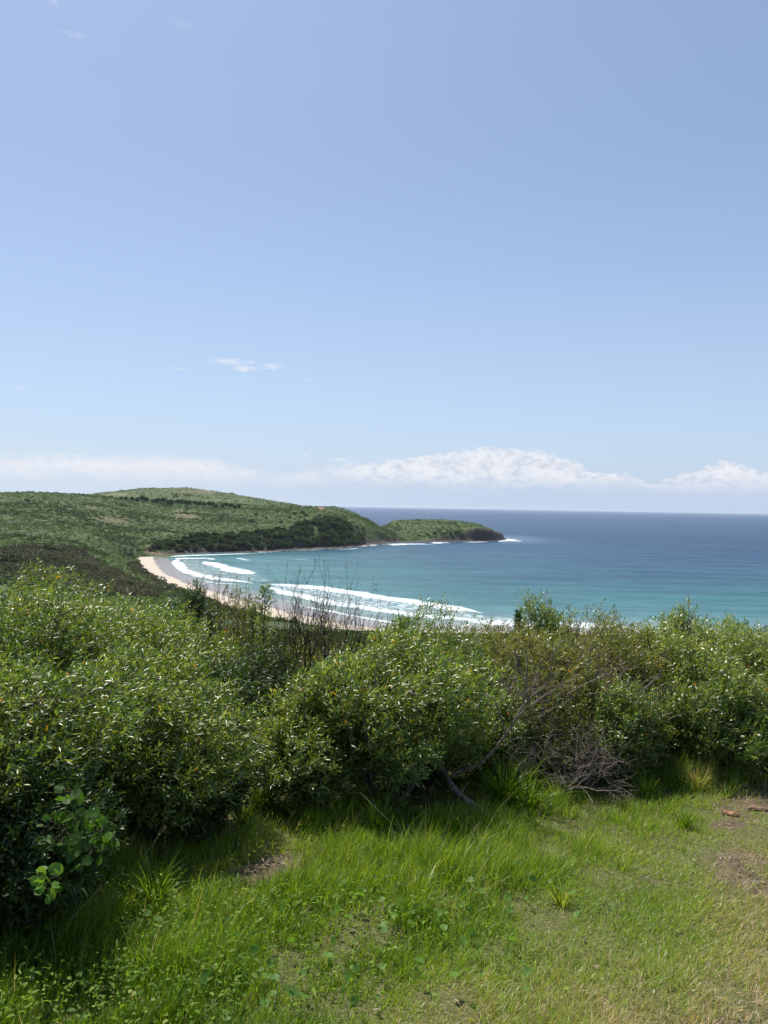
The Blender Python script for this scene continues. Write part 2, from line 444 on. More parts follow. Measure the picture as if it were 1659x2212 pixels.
g, t_ = mat_new('hillside_cover')
t = t_
pos = t.new('ShaderNodeNewGeometry').outputs['Position']
nA = t.noise(pos, 0.035, 5, .6); nB = t.noise(pos, 0.28, 5, .65)
gcol = t.ramp(t.math('ADD', t.math('MULTIPLY', nA, .5), t.math('MULTIPLY', nB, .5)),
              [(0.34, (.040, .062, .022)), (0.48, (.058, .090, .028)), (0.60, (.080, .115, .036)), (0.72, (.11, .135, .05))])
gcol = t.mix(t.math('MULTIPLY', t.attr('heath'), .95), gcol, t.ramp(nB, [(.3, (.045, .052, .030)), (.7, (.105, .105, .065))]))
gcol = t.mix(t.math('MULTIPLY', t.attr('dry'), .75), gcol, t.ramp(nB, [(.3, (.10, .105, .045)), (.7, (.20, .165, .095))]))
gcol = t.mix(t.attr('slip'), gcol, t.ramp(nB, [(.3, (.13, .075, .045)), (.7, (.27, .17, .11))]))
rockc = t.ramp(t.noise(pos, .6, 6, .7), [(.35, (.022, .019, .018)), (.6, (.075, .062, .052)), (.75, (.15, .125, .10))])
gcol = t.mix(t.attr('rock'), gcol, rockc)
surf(t, bsdf(t, gcol, 0.85, 0.2, bump(t, t.noise(pos, .5, 5, .7), 0.9, 1.5)))
MAT_HILL = g

g, t = mat_new('beach_sand')
pos = t.new('ShaderNodeNewGeometry').outputs['Position']
n1_ = t.noise(pos, 0.12, 5, .6); n2_ = t.noise(pos, .55, 5, .7); n3 = t.noise(t.vmul(pos, (1, 1, 1)), 2.2, 3)
wet = t.rng(t.math('ADD', t.attr('sd'), t.math('MULTIPLY', t.math('SUBTRACT', n1_, .5), 10)), t.attr('wetw'), t.math('ADD', t.attr('wetw'), 2.2), 1, 0)
dryc = t.ramp(n2_, [(.3, (.36, .305, .24)), (.5, (.44, .375, .30)), (.7, (.51, .445, .365))])
dryc = t.mix(t.rng(n3, .62, .7, 0, .45), dryc, (.26, .18, .12))
wetc = t.mix(t.rng(t.attr('sd'), 0, 14), (.26, .235, .22), (.25, .20, .16))
col = t.mix(wet, dryc, wetc)
rgh = t.rng(wet, 0, 1, .85, .22)
surf(t, bsdf(t, col, rgh, t.rng(wet, 0, 1, .15, .5), bump(t, n2_, t.rng(wet, 0, 1, .5, .03), .4)))
MAT_SAND = g

rockm = np.clip(rocky * sstep(SDn, -8, -1) * (1 - sstep(SDn, 8, 13)), 0, 1) * (SD < 20)
tipcl = (U > 985) * (Yg > 1000) * (1 - sstep(TV, 1141, 1147)) * 0
tip = sstep(U + 10 * fbm(Xg / 15, Zt / 5, 2, 3), 1000, 1025) * sstep(TV + 5 * fbm(Xg / 14, Yg / 14, 4, 3), np.interp(U, [1000, 1050, 1075], [1156, 1149, 1143]), np.interp(U, [1000, 1050, 1075], [1160, 1153, 1148])) * (Yg > 1000)
rockm = np.maximum(rockm, tip)
Vt = np.stack([Xg, Yg, Zt], -1).reshape(-1, 3)
nr, nc = U.shape
fc = lambda A: (A[:-1, :-1] + A[1:, :-1] + A[:-1, 1:] + A[1:, 1:]) / 4
is_sand = (fc(SANDV) > 0) & (fc(CL) < 0.5) & (fc(Yg) > 200)
deep = (fc(Zt) < -0.6)
is_isl = (fc(U) > 828) & (fc(Yg) > 960) & (fc(Zt) > -0.6)
wetw = 11 + 6 * sstep(U, 380, 520)
AT = {'heath': heath, 'dry': dry * (1 - heath), 'slip': slip, 'rock': rockm, 'sd': SD, 'wetw': wetw}
for nm, keep, mt, lab in [('beach', is_sand, MAT_SAND, None), ('rocky_islet', is_isl & ~is_sand, MAT_HILL, None), ('headland_terrain', ~is_sand & ~is_isl, MAT_HILL, None)]:
    v_, q_, a_ = compact(Vt, grid_faces(nr, nc, keep), AT)
    o = obj(nm, mesh_np(nm, v_, q_, np.full(len(q_), 4), a_, mt, True)); tag(o, kind='structure')

# ------------------------------------------------------------------ sea
sy = np.concatenate([np.geomspace(180, 1500, 520)[:-1], np.geomspace(1500, 8000, 130)[:-1], np.geomspace(8000, 70000, 40)])
su = np.concatenate([np.arange(-9000, -200, 400), np.arange(-200, 330, 40), np.arange(330, 1140, 3), np.arange(1140, 1700, 5), np.arange(1700, 10000, 400)]).astype(float)
SU, SY = np.meshgrid(su, sy)
SX = (SU - CX) / F * SY
sD, sCL = seg_dist(SX, SY, W, True, cliff)
sIN = inside(SX, SY, W)
sSD = np.where(sIN, -sD, sD)         # >0 offshore
# swell lines run roughly along the near shore, refracting with it
swell_dir = np.array([0.28, 0.96])
warp = 14 * fbm(SX / 170, SY / 170, 4, 2) + sSD * 0.0
ph = (SX * swell_dir[0] + SY * swell_dir[1] + warp) / 47.0
ampl = 0.75 * sstep(sSD, 25, 130) * (1 - 0.75 * sstep(SY, 700, 1800)) * (0.55 + 0.45 * fbm(SX / 110, SY / 60, 9, 2))
zs_ = ampl * (np.exp(1.4 * np.sin(2 * np.pi * ph)) / 2.2 - 0.6)
zs_ += 0.22 * fbm(SX / 16, SY / 9, 2, 3) * sstep(sSD, 10, 60) * (SY < 3000)
# breakers and swash
def foamline(pts, wid, amt, crest=0.0, taper=0.22):
    """pts image points on the water; returns (foam, height)"""
    p = np.array(Pz(pts)); n = len(p)
    s = np.linspace(0, 1, n)
    d, sv = seg_dist(SX, SY, p, False, s)
    tp = sstep(sv, 0, taper) * (1 - sstep(sv, 1 - taper, 1)) * .9 + .1
    ww = wid * tp * (1 + .6 * fbm(SX / 9, SY / 9, wid, 3))
    return amt * np.clip(1 - (d / ww) ** 2, 0, 1), crest * tp * np.exp(-(d / 2.5) ** 2)
FO = np.zeros_like(SX); HH = np.zeros_like(SX)
for pts, wid, amt, crest in [
    ([(563, 1262.5), (600, 1263), (640, 1266), (700, 1271), (760, 1280), (820, 1290), (880, 1299), (950, 1310), (1000, 1317), (1040, 1324)], 8.5, 1.25, 0.9),
    ([(565, 1263), (590, 1272), (625, 1283), (660, 1289), (720, 1303), (790, 1314), (850, 1322), (905, 1331), (980, 1336), (1040, 1342), (1110, 1346)], 6.0, 1.2, 0.4),
    ([(1000, 1343), (1100, 1348), (1200, 1349), (1290, 1352), (1380, 1358)], 9.0, 1.25, 0.5),
    ([(440, 1213), (452, 1216), (470, 1221), (490, 1227), (510, 1233), (530, 1238), (545, 1241)], 9.0, 1.25, 0.7),
    ([(480, 1222), (500, 1225), (525, 1231), (560, 1241)], 5.0, .62, 0.0),
    ([(388, 1206.5), (379, 1212), (382, 1220), (395, 1230), (415, 1238), (445, 1246), (480, 1251), (520, 1256), (545, 1260)], 6.0, 1.2, 0.3),
    ([(380, 1208), (400, 1206), (425, 1206), (460, 1205)], 8, .9, 0.1),
    ([(366, 1203), (380, 1201.5), (400, 1200), (440, 1199), (500, 1197), (560, 1195)], 6.0, 1.0, 0.1),
    ([(452, 1207), (458, 1208), (465, 1208)], 6.0, 1.3, 0.3),
    ([(555, 1193.5), (575, 1192), (590, 1191), (600, 1191)], 5, 1.1, 0.1),
    ([(510, 1206), (525, 1208), (540, 1211)], 3.5, .75, 0.1),
    ([(430, 1254), (470, 1260), (520, 1262)], 2.0, 1.0, 0.0),
    ([(585, 1297.5), (620, 1304), (655, 1311), (700, 1318), (760, 1330), (829, 1342), (884, 1350), (950, 1355)], 1.7, 1.3, 0.1),
    ([(610, 1206), (650, 1208), (700, 1214)], 3.0, .45, 0.0), ([(800, 1213), (830, 1214)], 3.0, .35, 0.0),
    ([(780, 1180), (800, 1178), (812, 1177)], 6, 1.2, 0.4), ([(836, 1179), (850, 1177), (875, 1175.5), (905, 1176), (935, 1176)], 8, 1.3, 0.5), ([(820, 1176), (870, 1174.5), (930, 1174)], 5, 1.0, 0.3),
    ([(936, 1174), (950, 1172), (975, 1173.5)], 9, 1.3, 0.5), ([(1000, 1171.5), (1030, 1171), (1060, 1170.5)], 6, 1.0, 0.3), ([(1078, 1170), (1095, 1166.5), (1110, 1168), (1125, 1169.5)], 10, 1.2, 0.4),
    ([(1085, 1163), (1100, 1165), (1115, 1167)], 9, 1.0, 0.3), ([(720, 1187), (760, 1186), (775, 1184)], 3, .9, 0.1), ([(640, 1190), (700, 1187.5)], 2.5, .7, 0.0),
]:
    f_, h_ = foamline(pts, wid, amt, crest)
    FO = np.maximum(FO, f_); HH = np.maximum(HH, h_)
# lacy foam between the lines of the surf
lace_poly = np.array(Pz([(570, 1264), (700, 1272), (830, 1293), (960, 1312), (1060, 1330), (1200, 1346), (1380, 1356), (1100, 1348), (980, 1338), (850, 1324), (720, 1305), (625, 1284)]))
lace_poly2 = np.array(Pz([(383, 1207), (440, 1210), (500, 1229), (560, 1243), (600, 1256), (545, 1259), (480, 1250), (420, 1239), (390, 1225)]))
LACE = np.zeros_like(SX)
for lp, val in ((lace_poly, .70), (lace_poly2, .52)):
    LACE = np.maximum(LACE, val * sstep(np.where(inside(SX, SY, lp), 1, -1) * seg_dist(SX, SY, lp, True), -5, 5))
zs_ = zs_ * (1 - .6 * sstep(30 - sSD, 0, 20)) + HH
# sheet of water thins onto the sand
zs_ = np.where(sSD < 12, np.minimum(zs_, 0.12) * sstep(sSD, -4, 10) , zs_) + 0.02
q_ = grid_faces(*SU.shape, keep=(fc(sSD) > -14))
Vs = np.stack([SX, SY, zs_], -1).reshape(-1, 3)
bSD = np.where(sIN, 0, seg_dist(SX, SY, W[:nb - 1]))
v_, q_, a_ = compact(Vs, q_, {'bsd': bSD, 'sd': sSD, 'foam': FO, 'lace': LACE})
g, t = mat_new('sea_water')
geo = t.new('ShaderNodeNewGeometry')
pos = geo.outputs['Position']
sxyz = t.new('ShaderNodeSeparateXYZ'); t.put(sxyz.inputs[0], pos)
sd = t.attr('sd')
patch = t.noise(t.vmul(pos, (.006, .016, 1)), 1.0, 4, .55)
dd = t.math('MULTIPLY', t.attr('bsd'), t.rng(patch, .25, .75, .65, 1.5))
dn = t.math('DIVIDE', dd, 900.0, clamp=True)
wc = t.ramp(t.math('POWER', dn, .5), [(0.0, (.30, .30, .26)), (.10, (.20, .27, .245)), (.20, (.055, .175, .170)), (.36, (.026, .125, .138)), (.52, (.016, .084, .118)), (.72, (.012, .062, .118)), (1.0, (.008, .042, .100))])
sw = t.noise(t.vmul(pos, (.012, .055, 1)), 1.0, 3, .5, .4)
wc = t.mix(t.rng(sw, .38, .64, 0, .85), wc, t.mix(1.0, wc, (.60, .68, .72), 'MULTIPLY'))
far = t.rng(sxyz.outputs[1], 1200, 9000)
wc = t.mix(far, wc, (.008, .040, .105))
rip = t.noise(t.vmul(pos, (.10, .42, 1)), 1.0, 5, .6, .3)
wc = t.mix(t.rng(rip, .42, .58, 0, .65), wc, t.mix(1.0, wc, (.62, .70, .74), 'MULTIPLY'))
wc = t.mix(t.rng(rip, .60, .72, 0, .30), t.mix(1.0, wc, (1.06, 1.06, 1.06), 'MULTIPLY'), (.13, .24, .27))  # ripple sparkle painted into the water colour by noise
chop = t.noise(t.vmul(pos, (.35, .8, 1)), 1.0, 6, .65)
chop2 = t.noise(t.vmul(pos, (.03, .09, 1)), 1.0, 4, .6)
hgt = t.math('ADD', chop, t.math('MULTIPLY', chop2, 3.0))
fn1 = t.noise(t.vmul(pos, (.28, .5, 1)), 1.0, 6, .7, .8)
fn2 = t.noise(t.vmul(pos, (.9, 1.6, 1)), 1.0, 4, .65, .5)
fm = t.math('ADD', t.attr('foam'), t.math('ADD', t.math('MULTIPLY', t.math('SUBTRACT', fn2, .5), 1.7), t.math('MULTIPLY', t.math('SUBTRACT', fn1, .5), 1.5)))
fm = t.rng(fm, .20, .95)
lc = t.math('SUBTRACT', t.math('ADD', t.attr('lace'), t.math('MULTIPLY', t.math('SUBTRACT', fn1, .5), 2.6)), .5)
lc = t.math('MULTIPLY', t.rng(lc, .0, .6), t.rng(t.attr('lace'), .02, .3))
# whitecaps out at sea
wcn = t.noise(t.vmul(pos, (.05, .10, 1)), 1.0, 3, .6)
cap = t.math('MULTIPLY', t.rng(wcn, .665, .695), t.rng(sd, 350, 1100))
foam = t.math('MAXIMUM', t.math('MAXIMUM', fm, t.math('MULTIPLY', lc, .85)), t.math('MULTIPLY', cap, .8))
wn = bump(t, hgt, .55, 1.4)
wat = bsdf(t, wc, t.rng(sd, 0, 120, .18, .38), .36, wn, IOR=1.33)
fcol = t.mix(t.rng(fn1, .36, .60), (.40, .50, .52), (.68, .70, .71))
fo = bsdf(t, fcol, .7, .2, bump(t, fn2, .6, .5))
mx = t.new('ShaderNodeMixShader'); t.put(mx.inputs[0], foam); t.l.new(wat, mx.inputs[1]); t.l.new(fo, mx.inputs[2])
surf(t, mx.outputs[0])
sea = obj('sea', mesh_np('sea', v_, q_, np.full(len(q_), 4), a_, g, True)); tag(sea, kind='structure')
# ------------------------------------------------------------------ leaf scatter tools
def rot_frame(D, rng):
    """two unit vectors perpendicular to each row of D"""
    A = rng.normal(size=D.shape)
    A -= (A * D).sum(1, keepdims=True) * D
    A /= np.linalg.norm(A, axis=1, keepdims=True) + 1e-9
    return A, np.cross(D, A)

def unit(A):
    return A / (np.linalg.norm(A, axis=-1, keepdims=True) + 1e-9)

def leaves_mesh(P, D, N, L, Wd, bend=0.15, fold=0.25, prof=(0.35, 0.72, 0.8)):
    """lance-shaped leaves: base P, direction D, blade normal N, length L, width Wd.  7 verts, folded on the midrib"""
    n = len(P)
    S = np.cross(D, N); S = unit(S)
    L = L[:, None]; Wd = Wd[:, None]
    t1, t2, w2 = prof
    b1, b2 = -bend * .3, -bend
    m1 = P + D * L * t1 + N * (L * b1 * .3)
    m2 = P + D * L * t2 + N * (L * b2 * .5)
    tip = P + D * L * (1 - .1 * abs(bend)) + N * L * b2
    f = N * Wd * fold
    V = np.stack([P, m1 - S * Wd * .5 + f, m1 + S * Wd * .5 + f, m1, m2 - S * Wd * .5 * w2 + f * w2, m2 + S * Wd * .5 * w2 + f * w2, m2, tip], 1)
    base = np.array([0, 3, 1, 0, 2, 3, 1, 3, 6, 4, 3, 2, 5, 6, 4, 6, 7, 6, 5, 7])
    sizes = np.array([3, 3, 4, 4, 3, 3])
    loops = (np.arange(n)[:, None] * 8 + base[None]).ravel()
    return V.reshape(-1, 3), loops, np.tile(sizes, n)

def simple_leaves(P, D, N, L, Wd, bend=0.1):
    """flat four-cornered leaves (tri + tri) for foliage that shows small"""
    n = len(P); S = unit(np.cross(D, N)); L = L[:, None]; Wd = Wd[:, None]
    V = np.stack([P, P + D * L * .45 - S * Wd * .5, P + D * L * .45 + S * Wd * .5, P + D * L - N * L * bend], 1)
    base = np.array([0, 2, 1, 1, 2, 3])
    return V.reshape(-1, 3), (np.arange(n)[:, None] * 4 + base[None]).ravel(), np.full(2 * n, 3)

def discs_mesh(P, N, rad, k=9, cup=0.15, notch=True):
    """round leaves"""
    n = len(P)
    rng = np.random.default_rng(5)
    A, B = rot_frame(N, rng)
    an = np.linspace(0.18, 2 * np.pi - 0.18, k)
    ring = A[:, None] * np.cos(an)[None, :, None] + B[:, None] * np.sin(an)[None, :, None]
    r = rad[:, None, None] * (1 + .06 * np.sin(an * 5))[None, :, None]
    ring = P[:, None] + ring * r + N[:, None] * rad[:, None, None] * cup * (1 + .5 * np.sin(3 * an))[None, :, None]
    V = np.concatenate([P[:, None], ring], 1)
    f = []
    for i in range(k - 1): f += [0, i + 1, i + 2]
    loops = (np.arange(n)[:, None] * (k + 1) + np.array(f)[None]).ravel()
    return V.reshape(-1, 3), loops, np.full(n * (k - 1), 3)

class Tubes:
    """collects tapered tubes; built as one mesh"""
    def __init__(s, sides=5): s.V, s.F, s.n, s.k = [], [], 0, sides
    def add(s, pts, radii):
        pts = np.asarray(pts, float); m = len(pts); k = s.k
        radii = np.interp(np.linspace(0, 1, m), np.linspace(0, 1, len(radii)), radii)
        T = np.gradient(pts, axis=0); T = unit(T)
        up = np.array([0.13, 0.21, 0.97]) if abs(T[0][2]) < .9 else np.array([1., .1, 0])
        for i in range(m):
            a = unit(np.cross(T[i], up)); b = np.cross(T[i], a)
            an = np.arange(k) * 2 * np.pi / k
            s.V.append(pts[i] + radii[i] * (np.cos(an)[:, None] * a + np.sin(an)[:, None] * b))
        for i in range(m - 1):
            for j in range(k):
                j2 = (j + 1) % k
                s.F.append((s.n + i * k + j, s.n + i * k + j2, s.n + (i + 1) * k + j2, s.n + (i + 1) * k + j))
        s.n += m * k
    def bulk(s, A, B, ra, rb):
        """many straight three-sided twigs at once"""
        n = len(A)
        if n == 0: return
        T = unit(B - A); X, Y_ = rot_frame(T, np.random.default_rng(1))
        rings = []
        for C_, r_ in ((A, ra), (B, rb)):
            for j in range(3):
                a = j * 2 * np.pi / 3
                rings.append(C_ + (X * math.cos(a) + Y_ * math.sin(a)) * np.broadcast_to(r_, (n,))[:, None])
        V = np.stack(rings, 1).reshape(-1, 3)
        q = np.array([[0, 1, 4, 3], [1, 2, 5, 4], [2, 0, 3, 5]])
        f = (np.arange(n)[:, None, None] * 6 + q[None]).reshape(-1, 4) + s.n
        s.V.append(V); s.F += [tuple(x) for x in f.tolist()]; s.n += len(V)
    def mesh(s, name, mat):
        V = np.concatenate([v.reshape(-1, 3) for v in s.V]); F = np.array(s.F)
        rnd = np.repeat(np.random.default_rng(2).random(len(V) // s.k + 1), s.k)[:len(V)]
        return mesh_np(name, V, F.ravel(), np.full(len(F), 4), {'rnd': rnd}, mat, True)

# ------------------------------------------------------------------ materials for plants
WATTLE = leafmat('wattle_leaf', [(0.0, (.022, .044, .006)), (0.30, (.066, .116, .016)), (0.6, (.145, .208, .038)), (0.88, (.255, .31, .080)), (0.965, (.42, .42, .17)), (1.0, (.55, .27, .03))], .38, .72, .38)
OLIVE = leafmat('olive_leaf', [(0.0, (.055, .062, .012)), (0.4, (.115, .135, .026)), (0.75, (.205, .215, .055)), (0.95, (.31, .29, .09)), (1.0, (.44, .20, .04))], .40, .5, .36)
CREEPER_SHADE = leafmat('creeper_shade_leaf', [(0.0, (.030, .080, .012)), (0.5, (.055, .125, .020)), (1.0, (.10, .19, .03))], .55, .2, .38)  # round-leaf green darkened, shade painted into the creeper's colour
DARKLEAF = leafmat('dark_leaf', [(0.0, (.018, .042, .008)), (0.5, (.040, .078, .016)), (1.0, (.085, .130, .030))], .42, .45, .28)  # dark bushes' own leaf; on low and gap wattles it paints shade
BRIGHT = leafmat('bright_leaf', [(0.0, (.065, .15, .02)), (0.5, (.11, .22, .03)), (1.0, (.18, .29, .045))], .5, .28, .40)
FARLEAF = leafmat('far_leaf', [(0.0, (.050, .080, .022)), (0.45, (.064, .104, .027)), (0.8, (.080, .122, .033)), (1.0, (.105, .140, .044))], .6, .2, .35)
FARDARK = leafmat('far_dark_leaf', [(0.0, (.042, .070, .025)), (0.5, (.062, .096, .033)), (1.0, (.085, .122, .042))], .6, .25, .22)
HEATHLEAF = leafmat('heath_leaf', [(0.0, (.040, .046, .028)), (0.5, (.070, .076, .046)), (0.85, (.11, .11, .07)), (1.0, (.085, .125, .045))], .7, .15, .22)
def barkmat(name, c0, c1, rough=.8):
    m, t = mat_new(name)
    pos = t.new('ShaderNodeNewGeometry').outputs['Position']
    n = t.noise(t.vmul(pos, (1, 1, .4)), 45, 4, .6)
    n2 = t.noise(pos, 6, 3)
    c = t.mix(t.rng(n, .35, .65), c0, c1)
    c = t.mix(t.rng(n2, .4, .62, 0, .5), c, t.mix(1.0, c, (.55, .6, .5), 'MULTIPLY'))
    surf(t, bsdf(t, c, rough, .25, bump(t, n, .6, .004)))
    return m
BARK = barkmat('brown_bark', (.055, .040, .028), (.15, .115, .085))
GREYBARK = barkmat('grey_bark', (.11, .09, .072), (.29, .24, .20))
DARKBARK = barkmat('dark_bark', (.035, .026, .020), (.085, .065, .05))

# ------------------------------------------------------------------ far scrub on the slopes
rng = np.random.default_rng(11)
tri_ok = np.zeros(U.shape, bool)
land = (SD > 10) & (SANDV < -1) & (Zt > 1.0) & (rockm < .3)
inview = (TU > -60) & (TU < 1120) & (Yg > 250)
idx = np.flatnonzero((land & inview).ravel())
def patchy_pick(n, weight):
    p = weight.ravel()[idx]; p = p / p.sum()
    return rng.choice(idx, n, p=p)
Xf, Yf, Zf = Xg.ravel(), Yg.ravel(), Zt.ravel()
# grid cells shrink towards the camera, so weight by their true area
cellw = np.gradient(Xg, axis=1) * np.gradient(Yg, axis=0)
facing = np.abs(np.gradient(TV, axis=0)) / (np.abs(np.gradient(Yg, axis=0)) + .01)
base_w = cellw * (0.15 + np.clip(facing * 6, 0, 1.2)) * np.where(Yg > 1130, .45, 1) * np.where(backhill, .6, 1)
def clumps(name, sel, rad, mat, ntri, lab, seed, flat=.75):
    r = np.random.default_rng(seed)
    n = len(sel)
    C = np.stack([Xf[sel], Yf[sel], Zf[sel]], 1)
    C[:, :2] += r.normal(size=(n, 2)) * 1.3
    rr = rad[0] + (rad[1] - rad[0]) * r.random(n) ** 1.6
    d = unit(r.normal(size=(n, ntri, 3))); d[..., 2] = np.abs(d[..., 2]) * flat + .05
    P = C[:, None] + d * rr[:, None, None] * (0.75 + .35 * r.random((n, ntri, 1)))
    P[..., 2] -= .25 * rr[:, None]
    e1 = unit(r.normal(size=P.shape)); e2 = unit(np.cross(e1, d + .5 * r.normal(size=P.shape)))
    s = rr[:, None, None] * .42
    V = np.stack([P - e1 * s, P + e1 * s * .6 + e2 * s * .7, P + e1 * s * .2 - e2 * s * .8], 2).reshape(-1, 3)
    patch = .5 + .5 * fbm(C[:, 0] / 30, C[:, 1] / 30, seed, 3)
    rn = np.clip(patch[:, None] * .8 + .3 * r.random((n, ntri)) + .25 * r.random(n)[:, None] - .15, 0, 1)
    me = mesh_np(name, V, np.arange(len(V)), np.full(len(V) // 3, 3), {'rnd': np.repeat(rn.ravel(), 3)}, mat)
    o = obj(name, me); tag(o, lab, kind='stuff'); return o
clumps('coastal_scrub', patchy_pick(42000, base_w * (1 - heath) * (1 - .75 * dry) * (1 - slip)), (.5, 1.7), FARLEAF, 12, 'green coastal scrub covering the headland slopes and islet', 21)
near_w = cellw * ((Yg > 26) & (Yg < 215) & (SANDV < -1) & (SD > 3) & (TU > -200) & (TU < 1900))
idx_far = idx; idx = np.flatnonzero(near_w.ravel() > 0)
clumps('slope_scrub', patchy_pick(15000, near_w), (.4, 1.1), FARLEAF, 26, 'green scrub falling away below the lookout towards the beach', 24)
idx = idx_far
clumps('dark_scrub', patchy_pick(5500, base_w * (1 - heath) * sstep(fbm(Xg / 45, Yg / 30, 77, 4), -.05, .5)), (1.0, 3.2), FARDARK, 16, 'darker scrub patches among the green scrub', 22)
clumps('heath', patchy_pick(9000, base_w * heath + 1e-9), (.6, 2.2), HEATHLEAF, 16, 'grey brown heath in the hollow behind the beach', 23)

# ------------------------------------------------------------------ far trees: trunk and crown, copied
def far_tree(name, label, seed, h=6.0, r=3.2, group=None):
    rg = np.random.default_rng(seed)
    T = thing(name, label, 'tree', group=group)
    tb = Tubes(5)
    tb.add([(0, 0, -1.5), (.1 * h * .2, 0, h * .25), (.25, .1, h * .55), (.2, .3, h * .8)], [.28, .2, .12, .04])
    lobes = []
    for i in range(9):
        a = rg.random() * 6.28; q = r * (.25 + .5 * rg.random())
        c = np.array([math.cos(a) * q, math.sin(a) * q, h * (.38 + .42 * rg.random())])
        lobes.append((c, r * (.35 + .25 * rg.random())))
        tb.add([(.1, 0, h * .3), c * .6 + np.array([0, 0, h * .12]), c], [.12, .06, .03])
    obj('trunk', tb.mesh('trunk', DARKBARK), T)
    P, D_ = [], []
    for c, q in lobes:
        m = 150
        d = unit(rg.normal(size=(m, 3)))
        P.append(c + d * q * (rg.random((m, 1)) ** .35) * np.array([1, 1, .8])); D_.append(unit(d + .6 * rg.normal(size=(m, 3)) + [0.2, 0, .3]))
    P = np.concatenate(P); D_ = np.concatenate(D_); n = len(P)
    A, B = rot_frame(D_, rg)
    V, l, s = simple_leaves(P, D_, A, .55 + .5 * rg.random(n), .45 + .35 * rg.random(n))
    obj('crown', mesh_np('crown', V, l, s, {'rnd': np.repeat(rg.random(n), 4)}, FARDARK), T)
    return T

def ground_at(u, py_or_Y, is_depth=True):
    c = np.argmin(np.abs(ucol - u))
    if is_depth:
        r_ = np.argmin(np.abs(yrow - py_or_Y))
    else:
        seen, best, r_ = 1e9, 1e9, None
        colv = TV[:, c]
        low = np.minimum.accumulate(colv)
        cand = np.flatnonzero((yrow > 250) & (colv <= low + .3) & (Zt[:, c] > .5))
        r_ = cand[np.argmin(np.abs(colv[cand] - py_or_Y))]
    return Vector((Xg[r_, c], Yg[r_, c], Zt[r_, c]))

protos = {}
def copy_tree(src, loc, rz, sc, label, group):
    if src not in used_protos:
        used_protos.add(src); c = src
    else:
        c = src.copy(); COL.objects.link(c)
        for ch in src.children:
            d = ch.copy(); COL.objects.link(d); d.parent = c
    c.location = loc; c.rotation_euler = (0, 0, rz); c.scale = sc
    tag(c, label, 'tree', group)
    return c
used_protos = set()
TP = [far_tree('coastal_tree', 'x', 100 + i) for i in range(4)]
random.seed(4)
G1 = 'dark trees in a row along the ridge'
for i, (u, s) in enumerate([(262, .7), (272, .8), (284, .9), (296, 1.0), (307, 1.25), (316, 1.05), (328, .8), (336, .9), (343, .85), (352, 1.15), (362, 1.0), (371, .75), (384, .85), (392, .95), (401, 1.1), (410, .95), (420, .8), (430, .95),
                            (440, .8), (450, .9), (459, .85), (468, .75), (480, .8), (488, .85), (497, .9), (506, .8), (515, .85)]):
    p = ground_at(u, 985 + 12 * math.sin(i * 1.7) + (0 if u < 380 else 8))
    copy_tree(TP[i % 4], p, random.random() * 6.28, (s * 1.0, s, s * (.95 + .3 * random.random())), 'dark tree in the row of trees along the ridge', G1)
G2 = 'dark trees covering the bluff above the water'
k = 0
for u in np.arange(330, 868, 7.0):
    Yw = np.interp(u, [330, 372, 450, 500, 600, 700, 760, 800, 866], [655, 676, 703, 716, 752, 817, 846, 880, 930])
    topw = np.interp(u, [330, 400, 640, 700, 760, 866], [22, 34, 52, 78, 60, 32])
    for dY in np.arange(5, topw, 9.5):
        if random.random() < (.12 if u < 620 else .25): continue
        uu = u + random.uniform(-3, 3)
        p = ground_at(uu, Yw + dY + random.uniform(-3, 3) + 2)
        if p.z < 1.2: continue
        s = random.uniform(.7, 1.25) * (1.0 if u < 640 else 1.2)
        copy_tree(TP[k % 4], p - Vector((0, 0, 1.2)), random.random() * 6.28, (s, s, s * random.uniform(.75, 1.05)), 'dark tree on the steep bluff above the bay', G2); k += 1
G3 = 'dark shrubs scattered over the open slope'
for u, py, s in [(57, 1079, .9), (62, 1080, .7), (552, 1110, .8), (540, 1124, .7), (548, 1126, .6), (635, 1108, .9), (655, 1106, 1.1), (662, 1112, .9), (648, 1116, .7), (625, 1116, .7), (575, 1117, .6), (700, 1130, 1.0), (742, 1128, 1.2), (748, 1131, 1.0),
               (606, 1126, .7), (690, 1113, .8), (600, 1104, .6), (680, 1120, .9), (770, 1138, 1.0), (785, 1142, 1.0), (107, 1184, 1.2), (114, 1187, 1.0), (20, 1205, 1.1), (6, 1212, 1.2), (33, 1212, .8), (275, 1196, .8), (283, 1198, .9), (291, 1202, .5),
               (925, 1152, .7), (940, 1150, .9), (958, 1151, .8), (975, 1152, .8), (905, 1155, .6), (1000, 1150, .6), (985, 1148, .7), (985, 1122, .35), (1000, 1123, .4), (1012, 1126, .35), (942, 1121, .3), (1035, 1134, .3)]:
    p = ground_at(u, py + 3, False)
    copy_tree(TP[k % 4], p - Vector((0, 0, 1.5 * s)), random.random() * 6.28, (s, s, s * .75), 'small dark tree on the open hillside or islet', G3); k += 1
print('far trees', k)

